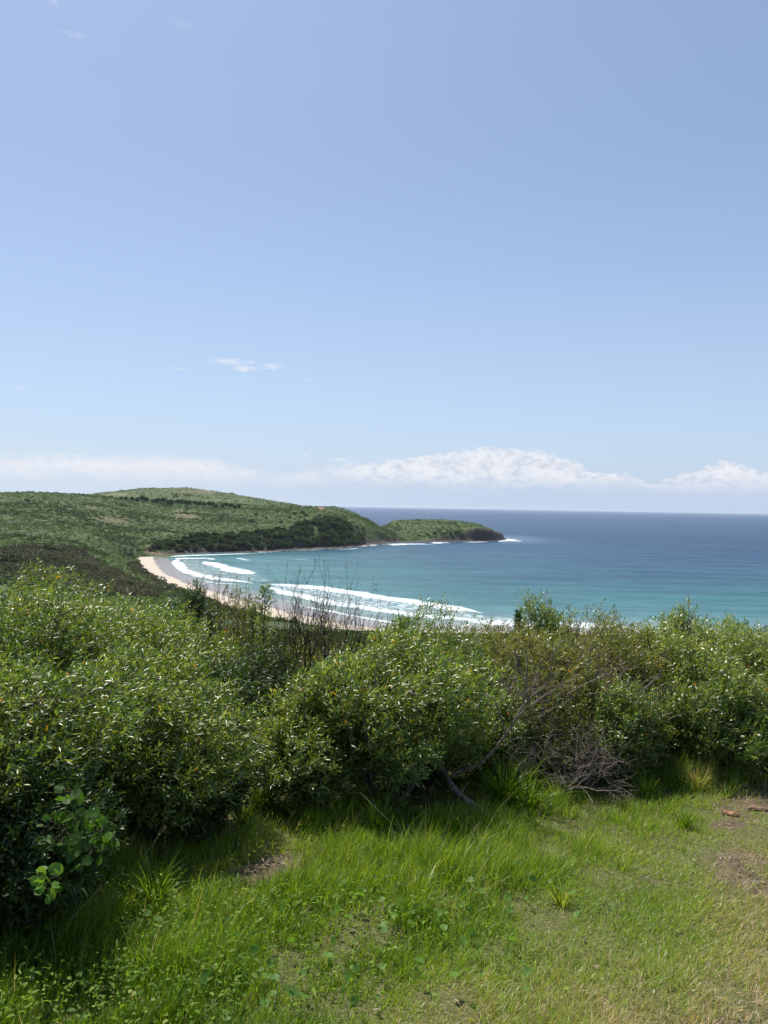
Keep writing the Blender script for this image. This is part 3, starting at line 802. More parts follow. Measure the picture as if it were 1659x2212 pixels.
# rocks at the headland foot
ROCK, t = mat_new('shore_rock')
pos = t.new('ShaderNodeNewGeometry').outputs['Position']
nn = t.noise(pos, .8, 6, .7)
surf(t, bsdf(t, t.ramp(nn, [(.3, (.03, .025, .022)), (.55, (.11, .085, .07)), (.75, (.21, .17, .14))]), .8, .3, bump(t, nn, .8, .4)))
def rock_mesh(seed, sub=2):
    import bmesh
    bm = bmesh.new(); bmesh.ops.create_icosphere(bm, subdivisions=sub, radius=1)
    for v in bm.verts:
        c = v.co
        n = float(fbm(c.x * 1.3 + seed, c.y * 1.3, c.z * 1.6, 3))
        v.co = Vector((c.x * (1 + .5 * n), c.y * (1 + .5 * n), round((c.z * (.5 + .25 * n)) * 5) / 5 * .8 + .1 * c.z))
    me = bpy.data.meshes.new('shore_rock'); bm.to_mesh(me); bm.free(); me.materials.append(ROCK)
    return me
RM = [rock_mesh(i * 3.1) for i in range(4)]
for i in range(64):
    if i < 40:
        u = random.uniform(560, 800); py = np.interp(u, [560, 640, 700, 740, 772, 800], [1193, 1188.5, 1186, 1185, 1183.5, 1178]) + random.uniform(-1.5, .6)
    elif i < 44: u, py = 838 + 3 * (i - 41), 1178.6
    else:
        u = random.uniform(836, 1085); py = np.interp(u, [836, 900, 1000, 1085], [1173, 1172, 1170, 1168]) + random.uniform(-1, .4)
    p = unproj(u, py, 0.0)
    o = obj('shore_rock', RM[i % 4], loc=p); s = random.uniform(.9, 3.0)
    o.scale = (s * random.uniform(1, 2.4), s * 1.2, s * random.uniform(.5, .9)); o.rotation_euler = (0, 0, random.uniform(-.4, .4))
    tag(o, 'dark wave-washed rock at the foot of the headland and islet', 'rock', 'rocks along the headland waterline')
# ------------------------------------------------------------------ the lookout ground
def G(x, y):
    x = np.asarray(x, float); y = np.asarray(y, float)
    z = 43.35 - .08 * np.clip(y, -6, 50) - .10 * np.clip(y - 8, 0, 60)
    z = z + .05 * fbm(x * .6, y * .6, 2, 3) + .018 * fbm(x * 3, y * 3, 4, 3)
    return z
gx = np.concatenate([-np.geomspace(11.3, 3000, 22)[::-1], np.arange(-11, 12.01, .07), np.geomspace(12.4, 3000, 22)]); gy = np.concatenate([-np.geomspace(3.2, 3000, 22)[::-1], np.arange(-3, 9, .07), np.arange(9, 18, .25)])
GX, GY = np.meshgrid(gx, gy)
GZ = G(GX, GY) - .11 * np.clip(np.abs(GX) - 13, 0, None) * sstep(GY, -25, 4)
gU, gV = project(GX, np.maximum(GY, .5), GZ)
gU = np.where(GY < 1.2, np.sign(GX) * 3000 + 800, gU); gV = np.where(GY < 1.2, 3500, gV)
def lawn_short(u, v):
    """1 where the grass is mown short (right-hand side), 0 where it grows long"""
    edge = np.interp(u, [0, 500, 800, 1000, 1150, 1300, 1450, 1560, 1700], [2600, 2400, 2150, 2020, 1900, 1830, 1760, 1700, 1640])
    return sstep(v - edge, -60, 140)
def bare(x, y, u, v):
    n = fbm(x * 2.2, y * 2.2, 7, 4)
    b = (np.exp(-(((u - 600) / 72) ** 2 + ((v - 1874) / 32) ** 2)) * 1.4 + np.exp(-(((u - 1650) / 75) ** 2 + ((v - 1715) / 28) ** 2)) * 1.15 + np.exp(-(((u - 1565) / 50) ** 2 + ((v - 1783) / 16) ** 2)) * 1.2
         + np.exp(-(((u - 1190) / 70) ** 2 + ((v - 1845) / 15) ** 2)) * .95 + np.exp(-(((u - 1080) / 40) ** 2 + ((v - 1870) / 8) ** 2)) * .4 + np.exp(-(((u - 1500) / 90) ** 2 + ((v - 1740) / 14) ** 2)) * .5
         + np.exp(-(((u - 680) / 110) ** 2 + ((v - 1745) / 34) ** 2)) * 1.2 + np.exp(-(((u - 1340) / 160) ** 2 + ((v - 1700) / 22) ** 2)) * .6 + np.exp(-(((u - 820) / 40) ** 2 + ((v - 1825) / 9) ** 2)) * .5
         + np.exp(-(((u - np.interp(v, [1640, 1800, 2000, 2212], [1650, 1620, 1640, 1600])) / 110) ** 2)) * .22 * sstep(v, 1660, 1700) + np.exp(-(((u - 1640) / 120) ** 2 + ((v - 2190) / 60) ** 2)) * .30 + np.exp(-(((u - 1400) / 130) ** 2 + ((v - 2080) / 60) ** 2)) * .22)
    n2 = fbm(x * 9, y * 9, 3, 3)
    spots = lawn_short(u, v) * sstep(u, 1150, 1550) * .28
    return sstep(b + spots * (n > .15) + .62 * n + .25 * n2, .50, .85)
BARE = bare(GX, GY, gU, gV)
g, t = mat_new('soil')
pos = t.new('ShaderNodeNewGeometry').outputs['Position']
a_ = t.noise(pos, 9, 6, .65); b_ = t.noise(pos, 60, 4, .7)
soil = t.ramp(t.math('ADD', t.math('MULTIPLY', a_, .5), t.math('MULTIPLY', b_, .5)), [(.36, (.040, .032, .022)), (.5, (.105, .078, .052)), (.62, (.20, .15, .10))])
thatch = t.ramp(b_, [(.35, (.045, .055, .018)), (.5, (.09, .095, .035)), (.65, (.16, .14, .07))])
c_ = t.mix(t.attr('bare'), thatch, soil)
surf(t, bsdf(t, c_, .9, .15, bump(t, b_, .8, .012)))
V = np.stack([GX, GY, GZ], -1).reshape(-1, 3)
q_ = grid_faces(*GX.shape)
o = obj('ground', mesh_np('ground', V, q_, np.full(len(q_), 4), {'bare': BARE.ravel()}, g, True)); tag(o, kind='structure')

# ------------------------------------------------------------------ grass
GRASS, t = mat_new('grass_blade')
c = t.ramp(t.attr('rnd'), [(0, (.055, .110, .010)), (.35, (.145, .250, .018)), (.60, (.240, .340, .034)), (.74, (.27, .30, .075)), (.85, (.36, .30, .17)), (1, (.48, .38, .27))])
b = bsdf(t, c, .42, .4)
tr = t.new('ShaderNodeBsdfTranslucent'); t.put(tr.inputs[0], t.mix(1.0, c, (1.7, 1.6, .6), 'MULTIPLY'))
mx = t.new('ShaderNodeMixShader'); mx.inputs[0].default_value = .42
t.l.new(b, mx.inputs[1]); t.l.new(tr.outputs[0], mx.inputs[2]); surf(t, mx.outputs[0])

def blades(P, H, Wd, az, lean, curl, rnd):
    """P base, H length, Wd width, az bending azimuth, lean tilt, curl extra droop; 7 verts"""
    n = len(P)
    hd = np.stack([np.cos(az), np.sin(az), 0 * az], 1); up = np.array([0, 0, 1.])
    fa = np.random.default_rng(3).random(n) * 6.28
    sd_ = np.stack([np.cos(fa), np.sin(fa), 0 * fa], 1)
    pts = [P]; ang = lean; cur = P
    for i in range(3):
        d = hd * np.sin(ang)[:, None] + up * np.cos(ang)[:, None]
        cur = cur + d * (H / 3)[:, None]; pts.append(cur); ang = ang + curl
    w_ = [1.0, .85, .55]
    L_ = []
    for i in range(3):
        L_ += [pts[i] - sd_ * (Wd * w_[i] / 2)[:, None], pts[i] + sd_ * (Wd * w_[i] / 2)[:, None]]
    V = np.stack(L_ + [pts[3]], 1).reshape(-1, 3)
    base = np.array([0, 1, 3, 2, 2, 3, 5, 4, 4, 5, 6])
    return V, (np.arange(n)[:, None] * 7 + base).ravel(), np.tile([4, 4, 3], n), np.repeat(rnd, 7)

def under_shrub(u, v):
    """how deep a spot lies beneath the shrubs: grass thins there"""
    edge = np.interp(u, [-400, 0, 150, 250, 400, 520, 560, 640, 900, 1000, 1100, 1300, 1450, 1600, 1900], [2080, 2020, 1960, 1900, 1880, 1850, 1770, 1745, 1780, 1760, 1730, 1690, 1650, 1620, 1600])
    return sstep(edge - v, -10, 70)
rg = np.random.default_rng(31)
def sample_ground(n, ymin=1.9, ymax=8.2, power=1.25):
    y = (ymin ** (1 - power) + rg.random(n) * (ymax ** (1 - power) - ymin ** (1 - power))) ** (1 / (1 - power))
    x = (rg.random(n) * 2 - 1) * (.56 * y + 1.1)
    return x, y
x, y = sample_ground(430000)
z = G(x, y); u, v = project(x, y, z)
sh = lawn_short(u, v); br = bare(x, y, u, v); us = under_shrub(u, v)
cl = fbm(x * 1.1, y * 1.1, 5, 3); cl2 = fbm(x * 5, y * 5, 6, 3)
keep = (rg.random(len(x)) > br * .80) & (rg.random(len(x)) > us * .9) & (rg.random(len(x)) < np.clip(.75 + cl2 * .9, .15, 1))
x, y, z, u, v, sh, cl, cl2 = [a[keep] for a in (x, y, z, u, v, sh, cl, cl2)]
n = len(x); print('blades', n)
H = (.102 + .070 * np.clip(cl, -1, 1) + .06 * cl2) * (1 - sh) + .032 * sh
H = H * (1 + .5 * np.exp(-((under_shrub(u, v) - .5) / .35) ** 2) * (1 - sh))
H = H * (1 + 1.15 * np.clip(fbm(x * 2.6, y * 2.6, 41, 2), -.6, .8)) + sh * .03 * (fbm(x * 1.8, y * 1.8, 51, 3) > .12)
H = np.clip(H, .016, None) * (.5 + .9 * rg.random(n)) * (1 + .5 * (rg.random(n) > .97) * (1 - sh))
Wd = (.0042 * (1 - sh) + .0034 * sh) * (.6 + .8 * rg.random(n))
az_ = rg.normal(0.5, 1.3, n) + 1.2 * fbm(x * 2, y * 2, 1, 2)
lean = np.abs(rg.normal(.22, .28, n)) + .75 * sh * rg.random(n)
curl = np.abs(rg.normal(.25, .22, n))
dryp = .36 + .20 * sh * np.exp(-(((u - 1620) / 130) ** 2)) + .26 * sh * sstep(v, 1850, 2180) * sstep(u, 700, 1300) + .06 * sh * sstep(u, 1050, 1450) + .22 * sh * sstep(v, 2000, 2190) * (.5 + fbm(x * 1.2, y * 1.2, 88, 2)) + .22 * fbm(x * 1.6, y * 1.6, 14, 3) + .10 * np.exp(-((v - 1830) / 60) ** 2) - .10 * (1 - sh) * (u < 900) * sstep(v, 1900, 2100)
rn = np.clip(dryp + rg.normal(0, .17, n), 0, 1)
stalk = (rg.random(n) > .994) & (sh < .5)
H = np.where(stalk, H * 1.7 + .05, H); Wd = np.where(stalk, Wd * .6, Wd); rn = np.where(stalk, .84 + .1 * rg.random(n), rn)
V, l, s, rr = blades(np.stack([x, y, z - .004], 1), H, Wd, az_, lean, curl, rn)
o = obj('grass', mesh_np('grass', V, l, s, {'rnd': rr}, GRASS)); tag(o, 'green grass, long at the shrub edge and mown short on the right', kind='stuff')

WEEDLEAF = leafmat('weed_leaf', [(0.0, (.06, .125, .012)), (0.5, (.12, .215, .020)), (.9, (.19, .29, .03)), (1.0, (.30, .32, .08))], .6, .2, .42)
# low leafy ground cover between the grass
x, y = sample_ground(34000, 1.9, 4.8)
z = G(x, y); u, v = project(x, y, z)
w_ = (np.exp(-(((u - 250) / 480) ** 2 + ((v - 2120) / 110) ** 2)) * 1.1 + np.exp(-(((u - 820) / 240) ** 2 + ((v - 1990) / 55) ** 2)) * .8 + np.exp(-(((u - 480) / 200) ** 2 + ((v - 1990) / 60) ** 2)) * .9 + .05) * (fbm(x * 3, y * 3, 31, 3) * .9 + .75)
keep = rg.random(len(x)) < w_ * (1 - lawn_short(u, v) * .9)
x, y, z = x[keep], y[keep], z[keep]; n = len(x)
P = np.stack([x, y, z + .03 + .09 * rg.random(n) ** .6], 1)
hd = rg.random(n) * 6.28; el_ = rg.normal(.5, .35, n)
D_ = np.stack([np.cos(hd) * np.cos(el_), np.sin(hd) * np.cos(el_), np.sin(el_)], 1)
N_ = unit(np.cross(np.cross(D_, [0, 0, 1.]), D_) + .25 * rg.normal(size=(n, 3)))
V, l, s = leaves_mesh(P, D_, N_, .012 + .026 * rg.random(n) ** 2, .006 + .012 * rg.random(n), .35, .2, (.4, .75, .75))
o = obj('ground_cover', mesh_np('ground_cover', V, l, s, {'rnd': np.repeat(rg.random(n), 8)}, WEEDLEAF)); tag(o, 'small leafy weeds mixed into the long grass', kind='stuff')

# round pennywort leaves
x, y = sample_ground(7000, 1.9, 4.4)
z = G(x, y); u, v = project(x, y, z)
w_ = (np.exp(-(((u - 930) / 210) ** 2 + ((v - 1965) / 60) ** 2)) * 1.0 + np.exp(-(((u - 500) / 200) ** 2 + ((v - 2130) / 80) ** 2)) * .5 + np.exp(-(((u - 250) / 150) ** 2 + ((v - 2020) / 70) ** 2)) * .4 + np.exp(-(((u - 900) / 300) ** 2 + ((v - 2140) / 60) ** 2)) * .3)
keep = rg.random(len(x)) < w_ * .55
x, y, z = x[keep], y[keep], z[keep]; n = len(x)
P = np.stack([x, y, z + .05 + .07 * rg.random(n)], 1)
N_ = unit(rg.normal(size=(n, 3)) * .55 + [0.1, -.15, 1.0])
V1, l1, s1 = discs_mesh(P, N_, .010 + .012 * rg.random(n))
o = obj('round_leaf_cover', mesh_np('round_leaf_cover', V1, l1, s1, {'rnd': np.repeat(.15 + .5 * rg.random(n), 10)}, BRIGHT, True)); tag(o, 'round glossy leaves standing among the grass', kind='stuff')

# fallen leaves and bleached twigs on the bare patches
n = 5200
x, y = sample_ground(n * 5, 2.0, 7.5)
z = G(x, y); u, v = project(x, y, z)
keep = (rg.random(len(x)) < bare(x, y, u, v) * .9 + .025 + .1 * under_shrub(u, v))
x, y, z = x[keep], y[keep], z[keep]; n = len(x)
hd = rg.random(n) * 6.28
D_ = np.stack([np.cos(hd), np.sin(hd), .15 * rg.normal(size=n)], 1); D_ = unit(D_)
N_ = unit(rg.normal(size=(n, 3)) * .3 + [0, 0, 1.])
LITTER = leafmat('litter_leaf', [(0, (.07, .045, .03)), (.5, (.20, .14, .09)), (.85, (.28, .21, .14)), (1, (.42, .35, .27))], .6, .3, .1)
V, l, s = leaves_mesh(np.stack([x, y, z + .008 + .012 * rg.random(n)], 1), D_, N_, .018 + .032 * rg.random(n), .004 + .005 * rg.random(n), .15, .2)
o = obj('leaf_litter', mesh_np('leaf_litter', V, l, s, {'rnd': np.repeat(rg.random(n), 8)}, LITTER)); tag(o, 'dry leaf litter on the bare soil', kind='stuff')

# ------------------------------------------------------------------ shrubs
def base_at(u, v):
    """ground point seen at image point (u, v)"""
    d = NR @ np.array([u - CX, CY - v, -F], float)
    t_ = 1.0
    lo, hi = .5, 60.0
    for _ in range(60):
        mid = (lo + hi) / 2; p = d / d[1] * mid
        if EYE + p[2] > G(p[0], p[1]): lo = mid
        else: hi = mid
    p = d / d[1] * lo
    return Vector((p[0], p[1], float(G(p[0], p[1]))))

WIND = np.array([.45, .15, .1])
def dome_points(rg, n, rx, ry, h, seed, low=-.62, power=3.2, lump=.26):
    d = unit(rg.normal(size=(n * 2, 3)))
    d = d[d[:, 2] > low][:n]; n = len(d)
    f = 1 + lump * fbm(d[:, 0] * 1.9 + seed, d[:, 1] * 1.9, d[:, 2] * 1.9, 3) * 2 + .08 * fbm(d[:, 0] * 6 + seed, d[:, 1] * 6, d[:, 2] * 6, 2)
    rr = rg.random(n) ** (1 / power) * f
    hz_ = h * .42
    hz_ = h * .50
    tuck = 1 - .58 * np.clip(-d[:, 2:3], 0, 1)
    P = d * tuck * rr[:, None] * np.array([rx, ry, 0]) + np.array([0, 0, 1.]) * (hz_ + d[:, 2] * rr * np.where(d[:, 2] > 0, h - hz_, hz_))[:, None]
    return P, d, rr

def shrub(name, label, u, depth, top_v, half_w, ry=None, mat=None, n=1500, seed=0, leaf=.042, lw=.0108, per=9, shoot=.105, cat='shrub', group=None, stems=9, stemmat=None, power=3.2, low=-.62, hscale=1.0, up=.55, out=.6, jit=.5, wind=1.0, lump=.36, small=False, extra=None, rndshift=0.0, hmax=None):
    """a leafy shrub whose crown top is seen at row top_v; u/half_w are its centre and half width at its own distance"""
    rg = np.random.default_rng(seed + 1000)
    small = small or depth > 6.4
    if leaf > .042: leaf = .040 + (leaf - .042) * .3
    n = int(n * 1.65)
    x0 = (u - CX) / F * depth; rx = half_w / F * depth; ry = ry or rx
    z0 = float(G(x0, depth))
    top = EYE - depth * (top_v - float(hor(u))) / F
    h = (top - z0) / 1.05
    T = thing(name, label, cat, (x0, depth, z0), group)
    P, d, rr = dome_points(rg, n, rx, ry, h, seed * 7.7, low, power, lump)
    D_ = unit(d * out + np.array([0, 0, up]) + WIND * wind + jit * rg.normal(size=P.shape))
    m = len(P); k = per
    tt = (np.arange(k) + .5) / k
    sl = shoot * (.6 + .8 * rg.random(m))
    axis_p = P[:, None] + D_[:, None] * (sl[:, None] * tt[None])[..., None]
    A, B = rot_frame(D_, rg)
    phi = np.arange(k)[None] * 2.4 + rg.random((m, 1)) * 6.28 + .3 * rg.normal(size=(m, k))
    side = A[:, None] * np.cos(phi)[..., None] + B[:, None] * np.sin(phi)[..., None]
    spread = (1.05 - .45 * tt)[None] + .25 * rg.normal(size=(m, k))
    LD = D_[:, None] * np.cos(spread)[..., None] + side * np.sin(spread)[..., None] + WIND * .25 * wind
    LD = unit(LD).reshape(-1, 3)
    LN = unit(np.cross(np.cross(LD, D_.repeat(k, 0)), LD) * .6 + .5 * rg.normal(size=LD.shape) + [-.05, .0, .35])
    LN = unit(LN - (LN * LD).sum(1, keepdims=True) * LD)
    nl = m * k
    LL = leaf * (.65 + .6 * rg.random(nl)); LW = lw * (.75 + .5 * rg.random(nl))
    inner = np.clip(rr.repeat(k), 0, 1.1)
    rn = np.clip(rg.random(nl) * .55 + .28 * rg.random(m).repeat(k) + .1 + rndshift + .12 * fbm(*(P.repeat(k, 0) * 2.3).T, 2), 0, .94)
    rn = np.where(rg.random(nl) < .010, 1.0, rn)
    if small:
        V, l, s = simple_leaves(axis_p.reshape(-1, 3), LD, LN, LL, LW); rep = 4
    else:
        V, l, s = leaves_mesh(axis_p.reshape(-1, 3), LD, LN, LL, LW, .18, .22); rep = 8
    obj('foliage', mesh_np('foliage', V, l, s, {'rnd': np.repeat(rn, rep)}, mat or WATTLE, not small), T)
    # stems: main limbs fork out to the shoots
    tb = Tubes(5)
    nodes = []
    for i in range(stems):
        a = rg.random() * 6.28; q = .35 + .55 * rg.random()
        e = np.array([math.cos(a) * rx * q, math.sin(a) * ry * q, h * (.55 + .35 * rg.random())])
        b0 = np.array([math.cos(a) * .12 * rx, math.sin(a) * .12 * ry, -.05])
        m1 = b0 * .5 + e * .45 + np.array([0, 0, -.05 * h]) + rg.normal(size=3) * .05 * rx
        pts = [b0 + (m1 - b0) * t1 + (rg.normal(size=3) * .012) for t1 in (0, .35, .7)] + [m1 + (e - m1) * t1 + rg.normal(size=3) * .015 for t1 in (0, .5, 1)]
        r0 = .010 + .012 * rg.random()
        tb.add(pts, [r0, r0 * .7, r0 * .35]); nodes += pts[2:]
    nodes = np.array(nodes)
    pick = rg.choice(m, min(m, 420), replace=False)
    dist = ((P[pick][:, None] - nodes[None]) ** 2).sum(-1); near = nodes[dist.argmin(1)]
    mid = (near + P[pick]) / 2 + rg.normal(size=(len(pick), 3)) * .03
    tb3 = Tubes(3); tb3.bulk(near, mid, .0045, .003); tb3.bulk(mid, P[pick] + D_[pick] * sl[pick][:, None], .003, .0012)
    obj('branches', tb.mesh('branches', stemmat or BARK), T)
    obj('twigs', tb3.mesh('twigs', stemmat or BARK), T)
    return T

def shrub_list():
    L = []
    def S(*a, **k): L.append((a, k))
    GA = None
    # left mass, near to far
    S('wattle_shrub', 'nearest leafy green wattle shrub filling the left edge above the round-leaved plant', -60, 3.75, 1420, 300, ry=.60, n=2300, seed=1, leaf=.050, shoot=.11)
    S('wattle_shrub', 'low shaded shrub skirt at the lower left, behind the round-leaved sprig', 40, 3.45, 1660, 190, ry=.34, n=1500, seed=41, leaf=.042, shoot=.10, mat='dark')  # leaf colour darkened to deepen the shade at lower left
    S('wattle_shrub', 'low shaded foliage in the deep shadow left of the brown bare patch', 400, 4.75, 1640, 130, ry=.40, n=1200, seed=42, leaf=.045, mat='dark')  # dark leaf colour paints the shade of the recess
    S('wattle_shrub', 'bushy green wattle shrub overhanging the darkest shade left of the centre', 300, 4.7, 1440, 215, ry=.62, n=2300, seed=2, leaf=.055)
    S('wattle_shrub', 'tall green wattle shrub at the left edge, its pale tips against the dark heath', 20, 5.4, 1272, 230, ry=.75, n=2600, seed=3)
    S('wattle_shrub', 'broad green wattle shrub below the dark heath, rising behind the shaded one', 290, 6.2, 1335, 200, ry=.8, n=2400, seed=4)
    S('wattle_shrub', 'green wattle shrub with leaves darkened for shade, beside the dark gap', 450, 6.3, 1440, 92, ry=.45, n=1300, seed=5, mat='dark')  # shade of the gap put into the leaf colour
    S('wattle_shrub', 'low green wattle shrub whose top touches the heath at the far left', 130, 7.6, 1275, 150, ry=.8, n=1700, seed=6)
    S('wattle_shrub', 'green wattle shrub just below the dark rounded bush and the bare shoots', 400, 7.4, 1346, 130, ry=.8, n=1700, seed=7)
    S('wattle_shrub', 'green wattle shrub behind the dark gap, beneath the narrow-leaved sapling', 560, 7.2, 1402, 90, ry=.7, n=1300, seed=8, mat='dark')  # darker leaf colour stands in for shade between the mounds
    # centre
    S('wattle_shrub', 'big glossy wattle shrub in the middle, with arching grey stems showing', 850, 5.5, 1385, 200, ry=.66, n=3200, seed=10, stems=14, stemmat='grey', power=3.8)
    S('wattle_shrub', 'rounded pale-leaved wattle shrub spreading over the grass left of the big one', 668, 5.35, 1525, 108, ry=.42, n=1700, seed=11, rndshift=.05, leaf=.048)
    S('wattle_shrub', 'wattle shrub behind the big middle one, its tips level with the surf', 940, 7.3, 1352, 130, ry=.7, n=1900, seed=12)
    S('wattle_shrub', 'windswept wattle shrub with pointed tips over the end of the beach', 800, 7.0, 1402, 85, ry=.6, n=1200, seed=13)
    S('olive_shrub', 'olive green scrub just right of the big middle shrub, along the breakers', 1080, 7.6, 1362, 110, ry=.8, n=2300, seed=14, mat='olive', leaf=.040, lw=.010)
    S('olive_shrub', 'thin yellow-olive shrub with many bare grey twigs, right of the centre', 1210, 6.9, 1362, 110, ry=.7, n=1900, seed=15, mat='olive', leaf=.040, lw=.011, stems=14, stemmat='grey')
    S('olive_shrub', 'yellow-olive shrub whose rounded top crosses the last white surf', 1330, 7.4, 1342, 95, ry=.8, n=2300, seed=16, mat='olive', leaf=.040, lw=.010, stems=12, stemmat='grey')
    S('wattle_shrub', 'tall green shrub on the right with an upright pointed shoot', 1490, 7.2, 1336, 115, ry=.8, n=3000, seed=17, rndshift=.12, leaf=.048, lw=.011)
    S('wattle_shrub', 'green shrub at the right edge below the blue water', 1640, 7.6, 1358, 110, ry=.8, n=2700, seed=18, rndshift=.10, leaf=.048, lw=.011)
    S('wattle_shrub', 'dark green lower shrub in front at the right, beside the dirt path', 1540, 6.5, 1460, 130, ry=.5, n=2500, seed=19, leaf=.040, lw=.011)
    S('olive_shrub', 'low tangled green shrub above the heap of dead twigs', 1330, 6.35, 1480, 100, ry=.45, n=1900, seed=20, leaf=.034, lw=.011, stems=12, stemmat='grey')
    S('wattle_shrub', 'low dark shrub between the big middle shrub and the dead twigs', 1060, 6.2, 1500, 90, ry=.5, n=1200, seed=21)
    S('wattle_shrub', 'leafy shrub at the far end of the dirt path on the right', 1730, 6.6, 1500, 110, ry=.5, n=1400, seed=22)
    # behind
    S('olive_shrub', 'brownish scrub around the feet of the bare grey shrubs', 640, 9.0, 1398, 90, ry=1.0, n=1300, seed=23, mat='olive', leaf=.05)
    S('olive_shrub', 'olive scrub in the dip between the bare shrubs and the beach', 740, 9.2, 1408, 80, ry=1.0, n=1100, seed=24, mat='olive', leaf=.05)
    S('olive_shrub', 'dull olive scrub on the far side of the thicket, under the bare shoots', 505, 9.2, 1366, 85, ry=1.0, n=1200, seed=25, mat='olive', leaf=.05)
    S('wattle_shrub', 'far green scrub behind the left thicket, below the heath', 250, 9.5, 1310, 120, ry=1.0, n=1400, seed=26)
    S('round_bush', 'dark dense bush standing up over the water right of the middle', 1182, 8.6, 1322, 62, ry=.32, n=2500, seed=27, leaf=.045, up=.45, wind=.3, jit=.35, rndshift=0)
    S('round_bush', 'small dark leafy bush leaning right beside the dense one over the surf', 1238, 8.4, 1336, 26, ry=.2, n=360, seed=28, leaf=.045, up=.9, wind=.5)
    S('round_bush', 'dark rounded bush in front of the beach at left of the bare shoots', 420, 8.8, 1270, 42, ry=.3, n=1500, seed=29, mat='dark', leaf=.045, up=.8, wind=.2)
    S('round_bush', 'small dark bush below the rounded one, in front of the sand', 448, 8.0, 1318, 26, ry=.2, n=380, seed=30, mat='dark', leaf=.045, up=.8, wind=.2)
    S('round_bush', 'tiny dark bush at the far right edge against the water', 1650, 9.6, 1350, 24, ry=.3, n=260, seed=31, mat='dark', leaf=.05)
    S('wattle_shrub', 'low foliage, darkened for shade, deep under the big middle shrub', 860, 6.2, 1590, 150, ry=.35, n=1100, seed=44, mat='dark')  # under-canopy shade carried by the leaf colour
    S('wattle_shrub', 'foliage darkened for shade at the foot of the right-hand shrubs', 1480, 7.0, 1560, 170, ry=.35, n=1100, seed=45, mat='dark')  # shade at the shrub foot put into the leaf colour
    S('olive_shrub', 'brownish low scrub tangled with the dead grey branches', 1250, 6.15, 1560, 105, ry=.35, n=1000, seed=43, mat='olive', leaf=.030, lw=.009, rndshift=-.15, stems=14, stemmat='grey')
    S('sapling', 'pointed leafy shoot on the right against the turquoise water', 1480, 7.3, 1306, 16, ry=.08, n=110, seed=51, leaf=.04, up=1.3, wind=.2, stems=3, low=-.9)
    S('sapling', 'short twin of the pointed shoot, close to the right edge', 1524, 7.4, 1322, 14, ry=.08, n=90, seed=52, leaf=.04, up=1.3, wind=.2, stems=3, low=-.9)
    S('sapling', 'upright leafy tip rising over the dark heath at the left', 180, 6.6, 1240, 20, ry=.09, n=170, seed=53, leaf=.05, up=1.3, wind=.3, stems=3, low=-.9, rndshift=.1)
    S('sapling', 'leafy tip poking up at the left end, over the heath', 60, 5.9, 1250, 26, ry=.12, n=200, seed=54, leaf=.05, up=1.2, wind=.3, stems=3, low=-.9, rndshift=.1)
    return L
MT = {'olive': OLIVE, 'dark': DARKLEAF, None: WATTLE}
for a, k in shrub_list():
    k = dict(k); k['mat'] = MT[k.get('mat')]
    if k.get('stemmat') == 'grey': k['stemmat'] = GREYBARK
    shrub(a[0], a[1], *a[2:], **k)
# ------------------------------------------------------------------ bare and single plants
def ax_at(u, v, depth):
    return np.array(at_depth(u, v, depth))

def grow(tb, rg, p, d, L, r, depth, ends, up=.25, spread=.55, kids=(2, 3), seg=4, gnarl=.12):
    pts = [p]; dd = d.copy(); cur = p.copy()
    for i in range(seg):
        dd = unit(dd + rg.normal(size=3) * gnarl + np.array([0, 0, up * .25]))
        cur = cur + dd * L / seg; pts.append(cur)
    tb.add(pts, [r, r * .62])
    if depth == 0:
        ends.append((cur, dd)); return
    n = rg.integers(kids[0], kids[1] + 1)
    for j in range(n):
        at = pts[-1] if j == 0 else pts[rg.integers(max(1, seg // 2), seg + 1)]
        nd = unit(dd + rg.normal(size=3) * spread)
        grow(tb, rg, at, nd, L * rg.uniform(.6, .85), r * .62 if j else r * .6, depth - 1, ends, up, spread, kids, seg, gnarl)

def place_leaves(ends, rg, n_per, L, W_, shoot, wind=.2):
    P, D_ = [], []
    for e, d in ends:
        for k in range(n_per):
            t_ = rg.random()
            P.append(e - d * shoot * t_); D_.append(unit(d * .7 + rg.normal(size=3) * .6 + WIND * wind))
    P, D_ = np.array(P), np.array(D_)
    A, B = rot_frame(D_, rg)
    n = len(P)
    return leaves_mesh(P, D_, A, L * (.6 + .7 * rg.random(n)), W_ * (.7 + .5 * rg.random(n)), .18, .2), n

def bare_shrub(name, label, u, v_base, v_top, depth, seed, group, stems=4, leafn=1, r=.007, spread=.38, mat=None, up=.5, cat='bare shrub'):
    rg = np.random.default_rng(seed)
    base = at_depth(u, v_base, depth); gz = float(G(base[0], depth)); 
    top = at_depth(u, v_top, depth)[2]; h = top - gz
    T = thing(name, label, cat, (base[0], depth, gz), group)
    ends = []
    tb = Tubes(4)
    for i in range(stems):
        a = rg.random() * 6.28
        d = unit(np.array([math.cos(a) * .28, math.sin(a) * .28, 1.0]) + WIND * .1)
        grow(tb, rg, np.array([math.cos(a) * .04, math.sin(a) * .04, -.03]), d, h * .40 * rg.uniform(.85, 1.1), r * rg.uniform(.7, 1.2), 3, ends, up, spread, (2, 4), 4, .10)
    obj('branches', tb.mesh('branches', mat or DARKBARK), T)
    if leafn:
        (V, l, s), n = place_leaves(ends, rg, leafn, .045, .008, .1)
        obj('leaves', mesh_np('leaves', V, l, s, {'rnd': np.repeat(.2 + .6 * rg.random(n), 8)}, OLIVE), T)
    return T
GB = 'bare shrubs standing against the beach'
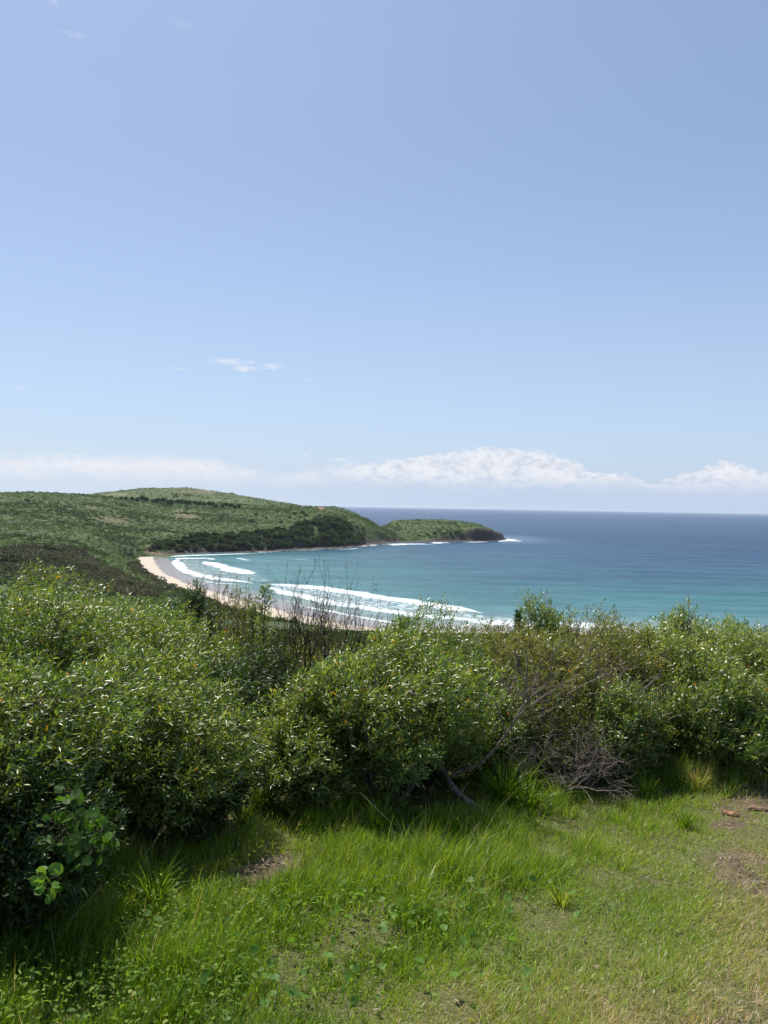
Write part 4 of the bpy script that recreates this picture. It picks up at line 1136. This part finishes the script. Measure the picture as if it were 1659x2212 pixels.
for i, (u, vb, vt, dp, st, lab) in enumerate([
    (612, 1420, 1292, 8.2, 4, 'bare grey shrub beside the narrow-leaved sapling, against the beach'),
    (648, 1440, 1272, 7.9, 5, 'bare twiggy shrub against the sand, between two others'),
    (688, 1450, 1256, 7.7, 6, 'tallest bare dark shrub with its twig tips over the surf'),
    (738, 1440, 1300, 8.0, 4, 'bare shrub nearest the end of the sand, beside the windswept wattle'),
    (590, 1430, 1325, 7.4, 3, 'low bare shrub in front at the foot of the sapling')]):
    bare_shrub('bare_shrub', lab, u, vb, vt + 2, dp, 60 + i, GB, st + 2, 1)
GS = 'thin leafy shoots against the beach'
for i, (u, vt, dp) in enumerate([(455, 1262, 8.9), (468, 1258, 9.1), (482, 1268, 9.0), (494, 1268, 8.8), (505, 1276, 9.0), (518, 1275, 8.9), (532, 1290, 8.8), (543, 1302, 8.6)]):
    bare_shrub('leafy_shoot', 'thin upright leafy shoot in the row standing against the sand', u, 1400, vt, dp, 80 + i, GS, 2, 5, .006, .22, BARK, .9, 'shoot')

def sapling(name, label, u, v_top, depth, half, seed, L=.075, W_=.010, mat=None, whorls=16, up=.35, cat='sapling', low=.25):
    """one upright stem with short side shoots and long leaves; pointed outline"""
    rg = np.random.default_rng(seed)
    b = at_depth(u, 1400, depth); gz = float(G(b[0], depth)); h = at_depth(u, v_top, depth)[2] - gz
    T = thing(name, label, cat, (b[0], depth, gz))
    rx = half / F * depth
    tb = Tubes(5)
    stem = [np.array([0, 0, -.03])] + [np.array([rg.normal() * .012, rg.normal() * .012, h * k / 6]) for k in range(1, 6)] + [np.array([.01, 0, h * .98])]
    tb.add(stem, [.012, .008, .003])
    P, D_ = [], []
    st = np.array(stem)
    for k in range(whorls * 3):
        f = low + (1 - low) * (k / (whorls * 3)) ** .9
        z = f * h
        c = np.array([np.interp(z, st[:, 2], st[:, 0]), np.interp(z, st[:, 2], st[:, 1]), z])
        a = k * 2.4 + rg.normal() * .3
        side = np.array([math.cos(a), math.sin(a), up + .6 * f])
        ln = rx * (1.1 - .85 * f) * rg.uniform(.6, 1.15) * 1.6
        e = c + unit(side) * ln
        tb.add([c, (c + e) / 2 - np.array([0, 0, .01]), e], [.003, .0015])
        m = 9
        for j in range(m):
            t_ = .3 + .7 * j / m
            P.append(c + (e - c) * t_); D_.append(unit(unit(side) * .8 + rg.normal(size=3) * .55 + WIND * .2))
    P, D_ = np.array(P), np.array(D_); n = len(P)
    A, B = rot_frame(D_, rg)
    V, l, s = leaves_mesh(P, D_, A, L * (.6 + .6 * rg.random(n)), np.full(n, W_), .15, .2)
    obj('stem', tb.mesh('stem', BARK), T)
    obj('foliage', mesh_np('foliage', V, l, s, {'rnd': np.repeat(.25 + .5 * rg.random(n), 8)}, mat or WATTLE), T)
sapling('sapling', 'narrow-leaved sapling with a feathery top in front of the surf', 569, 1268, 7.6, 26, 201, .075, .009, low=.45)
sapling('sapling', 'small feathery sapling just left of the tall one, against the sand', 542, 1308, 7.9, 20, 202, .06, .009, low=.5)
sapling('sapling', 'drooping windblown shoot in front of the last of the sand', 868, 1342, 6.9, 26, 207, .07, .010, low=.7)
sapling('sapling', 'small shoot against the breaking surf beside the dense dark bush', 1116, 1322, 8.2, 14, 208, .05, .012, low=.6, mat=DARKLEAF)

# old stem lying out of the middle shrub, and the arched branch
tb = Tubes(8)
pts = [ax_at(936, 1600, 5.75), ax_at(948, 1642, 5.6), ax_at(960, 1672, 5.5), ax_at(972, 1697, 5.35), ax_at(992, 1721, 5.22), ax_at(1018, 1737, 5.15), ax_at(1042, 1752, 5.05), ax_at(1058, 1768, 4.98)]
pts = np.array(pts); org = pts[-1].copy()
fine = np.stack([np.interp(np.linspace(0, 7, 26), range(8), pts[:, k]) for k in range(3)], 1)
fine += np.stack([fbm(fine[:, 0] * 6, fine[:, 2] * 6, k * 3.1, 2) * .014 for k in range(3)], 1)
tb.add(fine - org, [.014, .019, .021, .021, .019, .015])
tb.add([fine[14] - org, fine[14] - org + [.03, -.02, .06], fine[14] - org + [.05, -.03, .10]], [.010, .005])
LOG = barkmat('weathered_bark', (.09, .075, .06), (.36, .31, .25))
T = thing('fallen_branch', 'thick weathered branch lying on the grass out of the big middle shrub', 'branch', org)
obj('limb', tb.mesh('limb', LOG), T)
tb = Tubes(6)
def polyl(lst, r, d0, d1, org):
    p = np.array([ax_at(u, v, d) for (u, v), d in zip(lst, np.linspace(d0, d1, len(lst)))])
    k = len(p); f = np.stack([np.interp(np.linspace(0, k - 1, k * 4), range(k), p[:, j]) for j in range(3)], 1)
    f += np.stack([fbm(f[:, 0] * 5, f[:, 2] * 5, j * 2.1 + lst[0][0], 2) * .012 for j in range(3)], 1)
    return f - org, r
org = np.array(base_at(985, 1700))
for lst, r in [([(975, 1675), (995, 1663), (1036, 1654), (1074, 1616), (1106, 1572), (1130, 1525), (1136, 1476), (1140, 1430), (1132, 1395)], [.013, .012, .008, .003]),
               ([(1092, 1590), (1084, 1558), (1074, 1528), (1065, 1487), (1058, 1460)], [.007, .006, .003]),
               ([(1106, 1572), (1100, 1540), (1096, 1515)], [.005, .002]), ([(1130, 1525), (1152, 1500), (1180, 1478)], [.005, .002]),
               ([(1118, 1548), (1150, 1520), (1190, 1495), (1215, 1478)], [.006, .003]), ([(1136, 1476), (1124, 1440), (1108, 1410)], [.004, .002]),
               ([(1074, 1528), (1088, 1500), (1092, 1480)], [.003, .0015]), ([(1074, 1616), (1098, 1600), (1130, 1590)], [.004, .002])]:
    tb.add(*polyl(lst, r, 5.45, 5.5, org))
T = thing('arched_branch', 'bare arched grey branch reaching up between the middle shrub and the dead twigs', 'branch', org)
obj('limb', tb.mesh('limb', GREYBARK), T)
# loose grey stems in front of the shrubs
for lst, lab in [([(905, 1600), (895, 1560), (912, 1520), (925, 1475), (922, 1430)], 'thin pale stem curving up through the big middle shrub'),
                 ([(880, 1610), (850, 1560), (822, 1520), (808, 1480), (812, 1440), (828, 1400)], 'bent grey stem on the left side of the big middle shrub'),
                 ([(1360, 1510), (1330, 1500), (1290, 1498), (1265, 1502)], 'grey stick lying across the olive scrub'),
                 ([(1225, 1500), (1260, 1480), (1300, 1462), (1345, 1440)], 'long straight pale twig slanting through the olive scrub'),
                 ([(1380, 1500), (1410, 1470), (1430, 1460)], 'short pale twig in front of the right green shrub'),
                 ([(1170, 1560), (1205, 1600), (1225, 1640), (1232, 1680)], 'grey stem hanging down to the dead twig heap')]:
    o_ = ax_at(*lst[0], 5.9); T = thing('dry_stick', lab, 'stem', o_)
    tb = Tubes(5)
    dp = 5.0 if lst[0][0] < 1000 else 6.05
    o_ = ax_at(*lst[0], dp); T.location = o_
    f, r = polyl(lst, [.007, .005, .0025], dp, dp + .05, o_); tb.add(f, r)
    k_ = len(f) // 2
    tb.add([f[k_], f[k_] + [.05, 0, .06], f[k_] + [.06, .01, .13]], [.003, .001])
    obj('limb', tb.mesh('limb', GREYBARK), T)

# heap of dead grey branches
labs = ['dead grey branch fanning right out of the twig heap', 'dead branch leaning left on the twig heap', 'dead branch lying lowest at the front of the twig heap, over the grass', 'upright dead grey branch at the top of the twig heap',
        'dead branch at the back of the twig heap under the olive scrub', 'dead branch at the right end of the twig heap, near the wiry tussock', 'dead branch at the left end of the twig heap, by the arched branch', 'dead branch crossing the middle of the twig heap',
        'dead twiggy branch behind the dark strap-leaved tussock']
for i, (u, v, ang, L_, dp) in enumerate([(1235, 1690, .75, .46, 5.75), (1260, 1680, 2.3, .34, 5.8), (1215, 1700, .45, .46, 5.65), (1265, 1660, 1.4, .40, 5.95), (1290, 1640, 1.0, .36, 6.05), (1325, 1650, .6, .30, 6.0), (1190, 1670, 1.9, .36, 5.85), (1215, 1650, .5, .44, 6.0), (1120, 1680, 1.2, .34, 5.75)]):
    rg = np.random.default_rng(300 + i)
    p0 = ax_at(u, v, dp); gz = float(G(p0[0], dp)); p0[2] = max(gz + .01, min(p0[2], gz + .12))
    T = thing('dead_branch', labs[i], 'branch', p0, 'dead grey branches heaped at the foot of the scrub')
    tb = Tubes(4); ends = []
    for k in range(8 if i < 8 else 3):
        a = ang + rg.normal() * .4
        grow(tb, rg, np.array([rg.normal() * .05, rg.normal() * .05, 0]), unit(np.array([math.cos(a), rg.normal() * .5, math.sin(a) * .8])), L_ * .5 * rg.uniform(.7, 1.1), .0046, 3, ends, .05, .5, (2, 3), 4, .16)
    obj('twigs', tb.mesh('twigs', GREYBARK), T)
# twiggy skeletons inside the olive scrub
for i, (u, vt, dp, lab) in enumerate([(1190, 1400, 6.4, 'grey twiggy skeleton showing through the olive scrub above the dead branches'), (1260, 1390, 6.6, 'bare grey bush between the two yellow-olive shrubs'), (1390, 1440, 6.5, 'bare grey bush behind the low tangled shrub'), (1120, 1420, 6.3, 'bare brown bush behind the arched branch')]):
    bare_shrub('bare_bush', lab, u, 1600, vt, dp, 330 + i, None, 7, 2, .009, .5, GREYBARK, .25)

# strap-leaved tussocks
def tussock(name, label, u, v, n, L_, Wd, seed, lo, hi, group='grass tussocks along the shrub edge', lean=.35, up=0):
    rg = np.random.default_rng(seed)
    b = np.array(base_at(u, v)); T = thing(name, label, 'tussock', b, group)
    a = rg.random(n) * 6.28; q = np.sqrt(rg.random(n)) * .05 * L_ / .4
    P = np.stack([np.cos(a) * q, np.sin(a) * q, -.02 + 0 * a], 1)
    rn = np.clip(rg.uniform(lo, hi, n), 0, 1)
    V, l, s, rr = blades(P, L_ * (.45 + .65 * rg.random(n)), Wd * (.7 + .6 * rg.random(n)), a + rg.normal(0, .5, n), np.abs(rg.normal(lean, .25, n)), np.abs(rg.normal(.35, .25, n)), rn)
    obj('blades', mesh_np('blades', V, l, s, {'rnd': rr}, GRASS), T)
for i, a in enumerate([
    (1092, 1742, 230, .46, .010, 0, .25, 'big dark strap-leaved tussock right of the fallen branch'),
    (1140, 1752, 130, .34, .009, .1, .5, 'grassy tussock just right of the big dark one'),
    (1205, 1735, 110, .26, .007, .2, .7, 'tussock in front of the dead twig heap'),
    (568, 1752, 170, .38, .009, .1, .45, 'bright tussock in the dark gap left of the middle shrub'),
    (528, 1772, 120, .30, .008, 0, .3, 'dark tussock in the shade beside the bright one'),
    (648, 1772, 110, .26, .007, .2, .6, 'tussock below the rounded pale-leaved shrub'),
    (700, 1790, 90, .22, .007, .25, .6, 'small tussock in front of the brown litter'),
    (820, 1795, 120, .28, .008, .2, .5, 'tussock at the foot of the middle shrub'),
    (938, 1800, 110, .25, .007, .2, .5, 'tussock on the near side of the deepest shade under the middle shrub'),
    (985, 1795, 80, .22, .007, .25, .55, 'tussock left of the tip of the fallen branch'),
    (1508, 1705, 260, .34, .0035, .55, 1.0, 'wiry straw-coloured tussock at the corner of the right shrub'),
    (1452, 1690, 160, .36, .004, .3, .85, 'tall thin-bladed tussock left of the wiry one'),
    (1480, 1790, 90, .20, .008, .05, .35, 'dark green clump of broad blades above the mown grass'),
    (1400, 1720, 120, .24, .006, .25, .7, 'loose tussock between the twig heap and the tall thin one'),
    (888, 1845, 26, .26, .009, .05, .35, 'small upright clump of blue-green blades alone in the grass'),
    (1132, 2068, 110, .12, .009, .0, .25, 'dark flat rosette of blades at the edge of the short lawn'),
    (1215, 1955, 90, .17, .007, .45, .8, 'yellowish clump of long blades at the border of the mown grass'),
    (330, 1955, 120, .30, .007, .15, .5, 'tall grass clump in the shade edge on the left'),
    (240, 2010, 110, .28, .007, .2, .55, 'tall grass clump leaning left below the round-leaved plant'),
    (1345, 1880, 60, .13, .006, .2, .6, 'short clump of grass beside the brown patch')]):
    tussock('grass_tussock', a[7], a[0], a[1], a[2], a[3], a[4], 400 + i, a[5], a[6], lean=.3 if i != 15 else 1.15)

# round-leaved plants at the left
def round_plant(label, clumps_, depth, n, seed, rad=.019, mat=None):
    rg = np.random.default_rng(seed)
    b = ax_at(*clumps_[0][:2], depth); gz = float(G(b[0], depth)); root = np.array([b[0], depth, gz])
    clumps_ = [(a_, b_ + 0, c_, d_, e_) for a_, b_, c_, d_, e_ in clumps_]
    T = thing('round_leaved_plant', label, 'plant', root)
    tb = Tubes(4); P = []
    for cu, cv, ru, rv, m in clumps_:
        for j in range(m):
            a = rg.random() * 6.28; q = math.sqrt(rg.random())
            p = ax_at(cu + ru * q * math.cos(a), cv + rv * q * math.sin(a), depth - .12 + .25 * rg.random())
            P.append(p - root)
        c = ax_at(cu, cv, depth) - root
        for p in P[-m:][::2]: tb.add([c + [0, .05, -.01], (c + p) / 2 + [0, .02, 0], p], [.0014, .0008])
    P = np.array(P); n = len(P)
    N_ = unit(rg.normal(size=(n, 3)) * .6 + [-.1, -.55, .55])
    V, l, s = discs_mesh(P, N_, rad * (.6 + .7 * rg.random(n)), 9, .12)
    obj('leaves', mesh_np('leaves', V, l, s, {'rnd': np.repeat(rg.random(n), 10)}, mat or BRIGHT, True), T)
    obj('stems', tb.mesh('stems', BARK), T)
round_plant('round-leaved green creeper climbing over the nearest shrub at the left', [(150, 1715, 28, 30, 16), (175, 1765, 36, 34, 20), (215, 1790, 30, 30, 14), (190, 1840, 48, 44, 26), (240, 1815, 18, 18, 7), (130, 1800, 50, 50, 24)], 3.12, 60, 501, .019, CREEPER_SHADE)
round_plant('bright round-leaved sprig in front of the deep shade at the lower left', [(88, 1900, 18, 22, 11), (118, 1900, 15, 26, 10), (98, 1930, 20, 16, 9)], 2.95, 30, 502)

# leafy weed in front of the shade, small dead stick, bark scrap, seeding stalks
def weed(label, u, v, depth, n, seed, L_=.05, W_=.024, h=.16, mat=None):
    rg = np.random.default_rng(seed); b = np.array(base_at(u, v)); T = thing('leafy_weed', label, 'weed', b)
    tb = Tubes(4); P, D_ = [], []
    for k in range(5):
        a = rg.random() * 6.28; e = np.array([math.cos(a) * h * .5, math.sin(a) * h * .5, h * rg.uniform(.5, 1.1)])
        tb.add([np.zeros(3), e * .5 + [0, 0, .02], e], [.003, .0015])
        for j in range(n):
            t_ = .35 + .65 * rg.random(); P.append(e * t_); D_.append(unit(np.array([math.cos(a + rg.normal()), math.sin(a + rg.normal()), .25 + .3 * rg.normal()])))
    P, D_ = np.array(P), np.array(D_); m = len(P)
    N_ = unit(np.cross(np.cross(D_, [0, 0, 1.]), D_) + .3 * rg.normal(size=(m, 3)))
    V, l, s = leaves_mesh(P, D_, N_, L_ * (.6 + .6 * rg.random(m)), W_ * (.7 + .5 * rg.random(m)), .3, .15, (.35, .72, .8))
    obj('leaves', mesh_np('leaves', V, l, s, {'rnd': np.repeat(.3 + .7 * rg.random(m), 8)}, mat or BRIGHT), T)
    obj('stems', tb.mesh('stems', BARK), T)
weed('bright broad-leaved weed lit in front of the shade under the middle shrub', 820, 1760, 5, 7, 601, .06, .030, .26)
weed('second bright weed just right of the lit one, half in shade', 862, 1765, 5, 6, 602, .055, .026, .20)
weed('light green seedling beside the arched branch', 1142, 1640, 6, 8, 603, .04, .02, .30)
weed('dark leafy weed in the hollow left of the fallen branch', 915, 1765, 5, 8, 604, .05, .02, .22, DARKLEAF)
weed('low green weed at the near end of the dirt path', 1545, 1690, 6, 12, 605, .03, .016, .16, WATTLE)
weed('low spreading weed under the right shrub beside the path', 1600, 1672, 6, 14, 606, .03, .016, .18, WATTLE)
b = np.array(base_at(924, 1935)); T = thing('dead_twig', 'small grey dead twig standing in the grass below the middle shrub', 'twig', b)
tb = Tubes(4); rg = np.random.default_rng(9); ends = []
grow(tb, rg, np.array([0, 0, -.01]), np.array([0, 0, 1.]), .055, .004, 2, ends, .4, .6, (2, 3), 3, .2)
obj('stalk', tb.mesh('stalk', barkmat('ash_bark', (.10, .10, .11), (.26, .25, .27))), T)
for j, (u, v, ln, lab, colr) in enumerate([(1578, 1762, .12, 'curled orange-brown piece of bark on the trodden ground at the right', ((.20, .09, .04), (.45, .24, .12))), (1640, 1752, .16, 'flat reddish strip of bark beside the dirt path', ((.14, .08, .05), (.34, .2, .13))),
                                   (1600, 1700, .10, 'small reddish bark chip on the dirt path', ((.14, .08, .05), (.34, .2, .13)))]):
    b = np.array(base_at(u, v)) + [0, 0, .008]; T = thing('bark_piece', lab, 'bark', b)
    m_ = 9; xs = np.linspace(-.5, .5, m_) * ln
    V = []
    for i in range(m_):
        w__ = .016 * (1 - abs(i - 4) / 6)
        for s_, z_ in ((-1, 0.0), (-.5, .010), (.5, .012), (1, .002)):
            V.append((xs[i], s_ * w__ + .012 * math.sin(i * .7), z_ + .012 * math.sin(i * .9) ** 2))
    for i in range(m_):
        for s_, z_ in ((-1, -.004), (-.5, .005), (.5, .007), (1, -.002)):
            w__ = .016 * (1 - abs(i - 4) / 6)
            V.append((xs[i], s_ * w__ + .012 * math.sin(i * .7), z_ + .012 * math.sin(i * .9) ** 2))
    Fc = []
    off = m_ * 4
    for i in range(m_ - 1):
        for k in range(3):
            a = i * 4 + k; Fc.append((a, a + 1, a + 5, a + 4)); Fc.append((a + off, a + 4 + off, a + 5 + off, a + 1 + off))
    V = np.array(V); Fc = np.array(Fc)
    obj('strip', mesh_np('strip', V, Fc.ravel(), np.full(len(Fc), 4), {}, barkmat('red_bark_%s' % 'abc'[j], *colr), True), T)
# seeding stalks
rg = np.random.default_rng(77)
STRAW, t = mat_new('straw'); surf(t, bsdf(t, (.50, .42, .24), .6, .3))
lab = ['seeding grass stalk bent over the shade at the left', 'tall seeding stalk before the darkest shade', 'seeding stalk leaning right at the edge of the shade', 'pale stalk arching over the grass at the lower left', 'pale dry stalk near the brown litter', 'dry arching stalk beside the deep shade of the middle shrub', 'seeding stalk left of the dark tussock', 'dry stalk leaning across the tussock by the twig heap', 'thin pale stalk among the long grass in the centre']
for i, (u, v, h, ln) in enumerate([(318, 1900, .34, .10), (355, 1850, .32, .04), (300, 1905, .30, .14), (130, 2060, .30, .18), (620, 1800, .14, .04), (730, 1790, .17, -.05), (1118, 1735, .34, -.06), (1215, 1740, .36, -.12), (500, 1960, .22, .10)]):
    b = np.array(base_at(u, v)); T = thing('grass_stalk', lab[i], 'grass stalk', b, 'seeding stalks standing out of the grass')
    tb = Tubes(4); tip = np.array([ln, -.03, h])
    P = [np.zeros(3), tip * .4 + [-ln * .15, 0, .03], tip * .8 + [0, 0, .02], tip]
    tb.add(P, [.0014, .0008]); obj('stalk', tb.mesh('stalk', STRAW), T)
    m_ = 26; tt = rg.random(m_); Pp = tip - np.outer(tt, tip - P[2]) * 1.1
    D_ = unit(np.tile(unit(tip - P[2]), (m_, 1)) + rg.normal(size=(m_, 3)) * .5); A, B = rot_frame(D_, rg)
    V, l, s = leaves_mesh(Pp, D_, A, np.full(m_, .014), np.full(m_, .004), .1, .2)
    obj('seed_head', mesh_np('seed_head', V, l, s, {'rnd': np.repeat(rg.random(m_), 8)}, LITTER), T)

# ------------------------------------------------------------------ sea air
hz_, t = mat_new('haze_air')
pv = t.new('ShaderNodeVolumePrincipled')
pv.inputs['Color'].default_value = (.74, .85, 1.0, 1); pv.inputs['Density'].default_value = 3.2e-5; pv.inputs['Anisotropy'].default_value = .3
ov = t.new('ShaderNodeOutputMaterial'); t.l.new(pv.outputs[0], ov.inputs['Volume'])
X0, X1, Y0, Y1, Z0_, Z1 = -420000, 420000, -3500, 71000, -8.5, 95
Vb = np.array([(x, y, z) for z in (Z0_, Z1) for y in (Y0, Y1) for x in (X0, X1)], float)
Fb = np.array([(0, 2, 3, 1), (4, 5, 7, 6), (0, 1, 5, 4), (2, 6, 7, 3), (0, 4, 6, 2), (1, 3, 7, 5)])
o = obj('haze', mesh_np('haze', Vb, Fb.ravel(), np.full(6, 4), {}, hz_)); tag(o, kind='stuff')
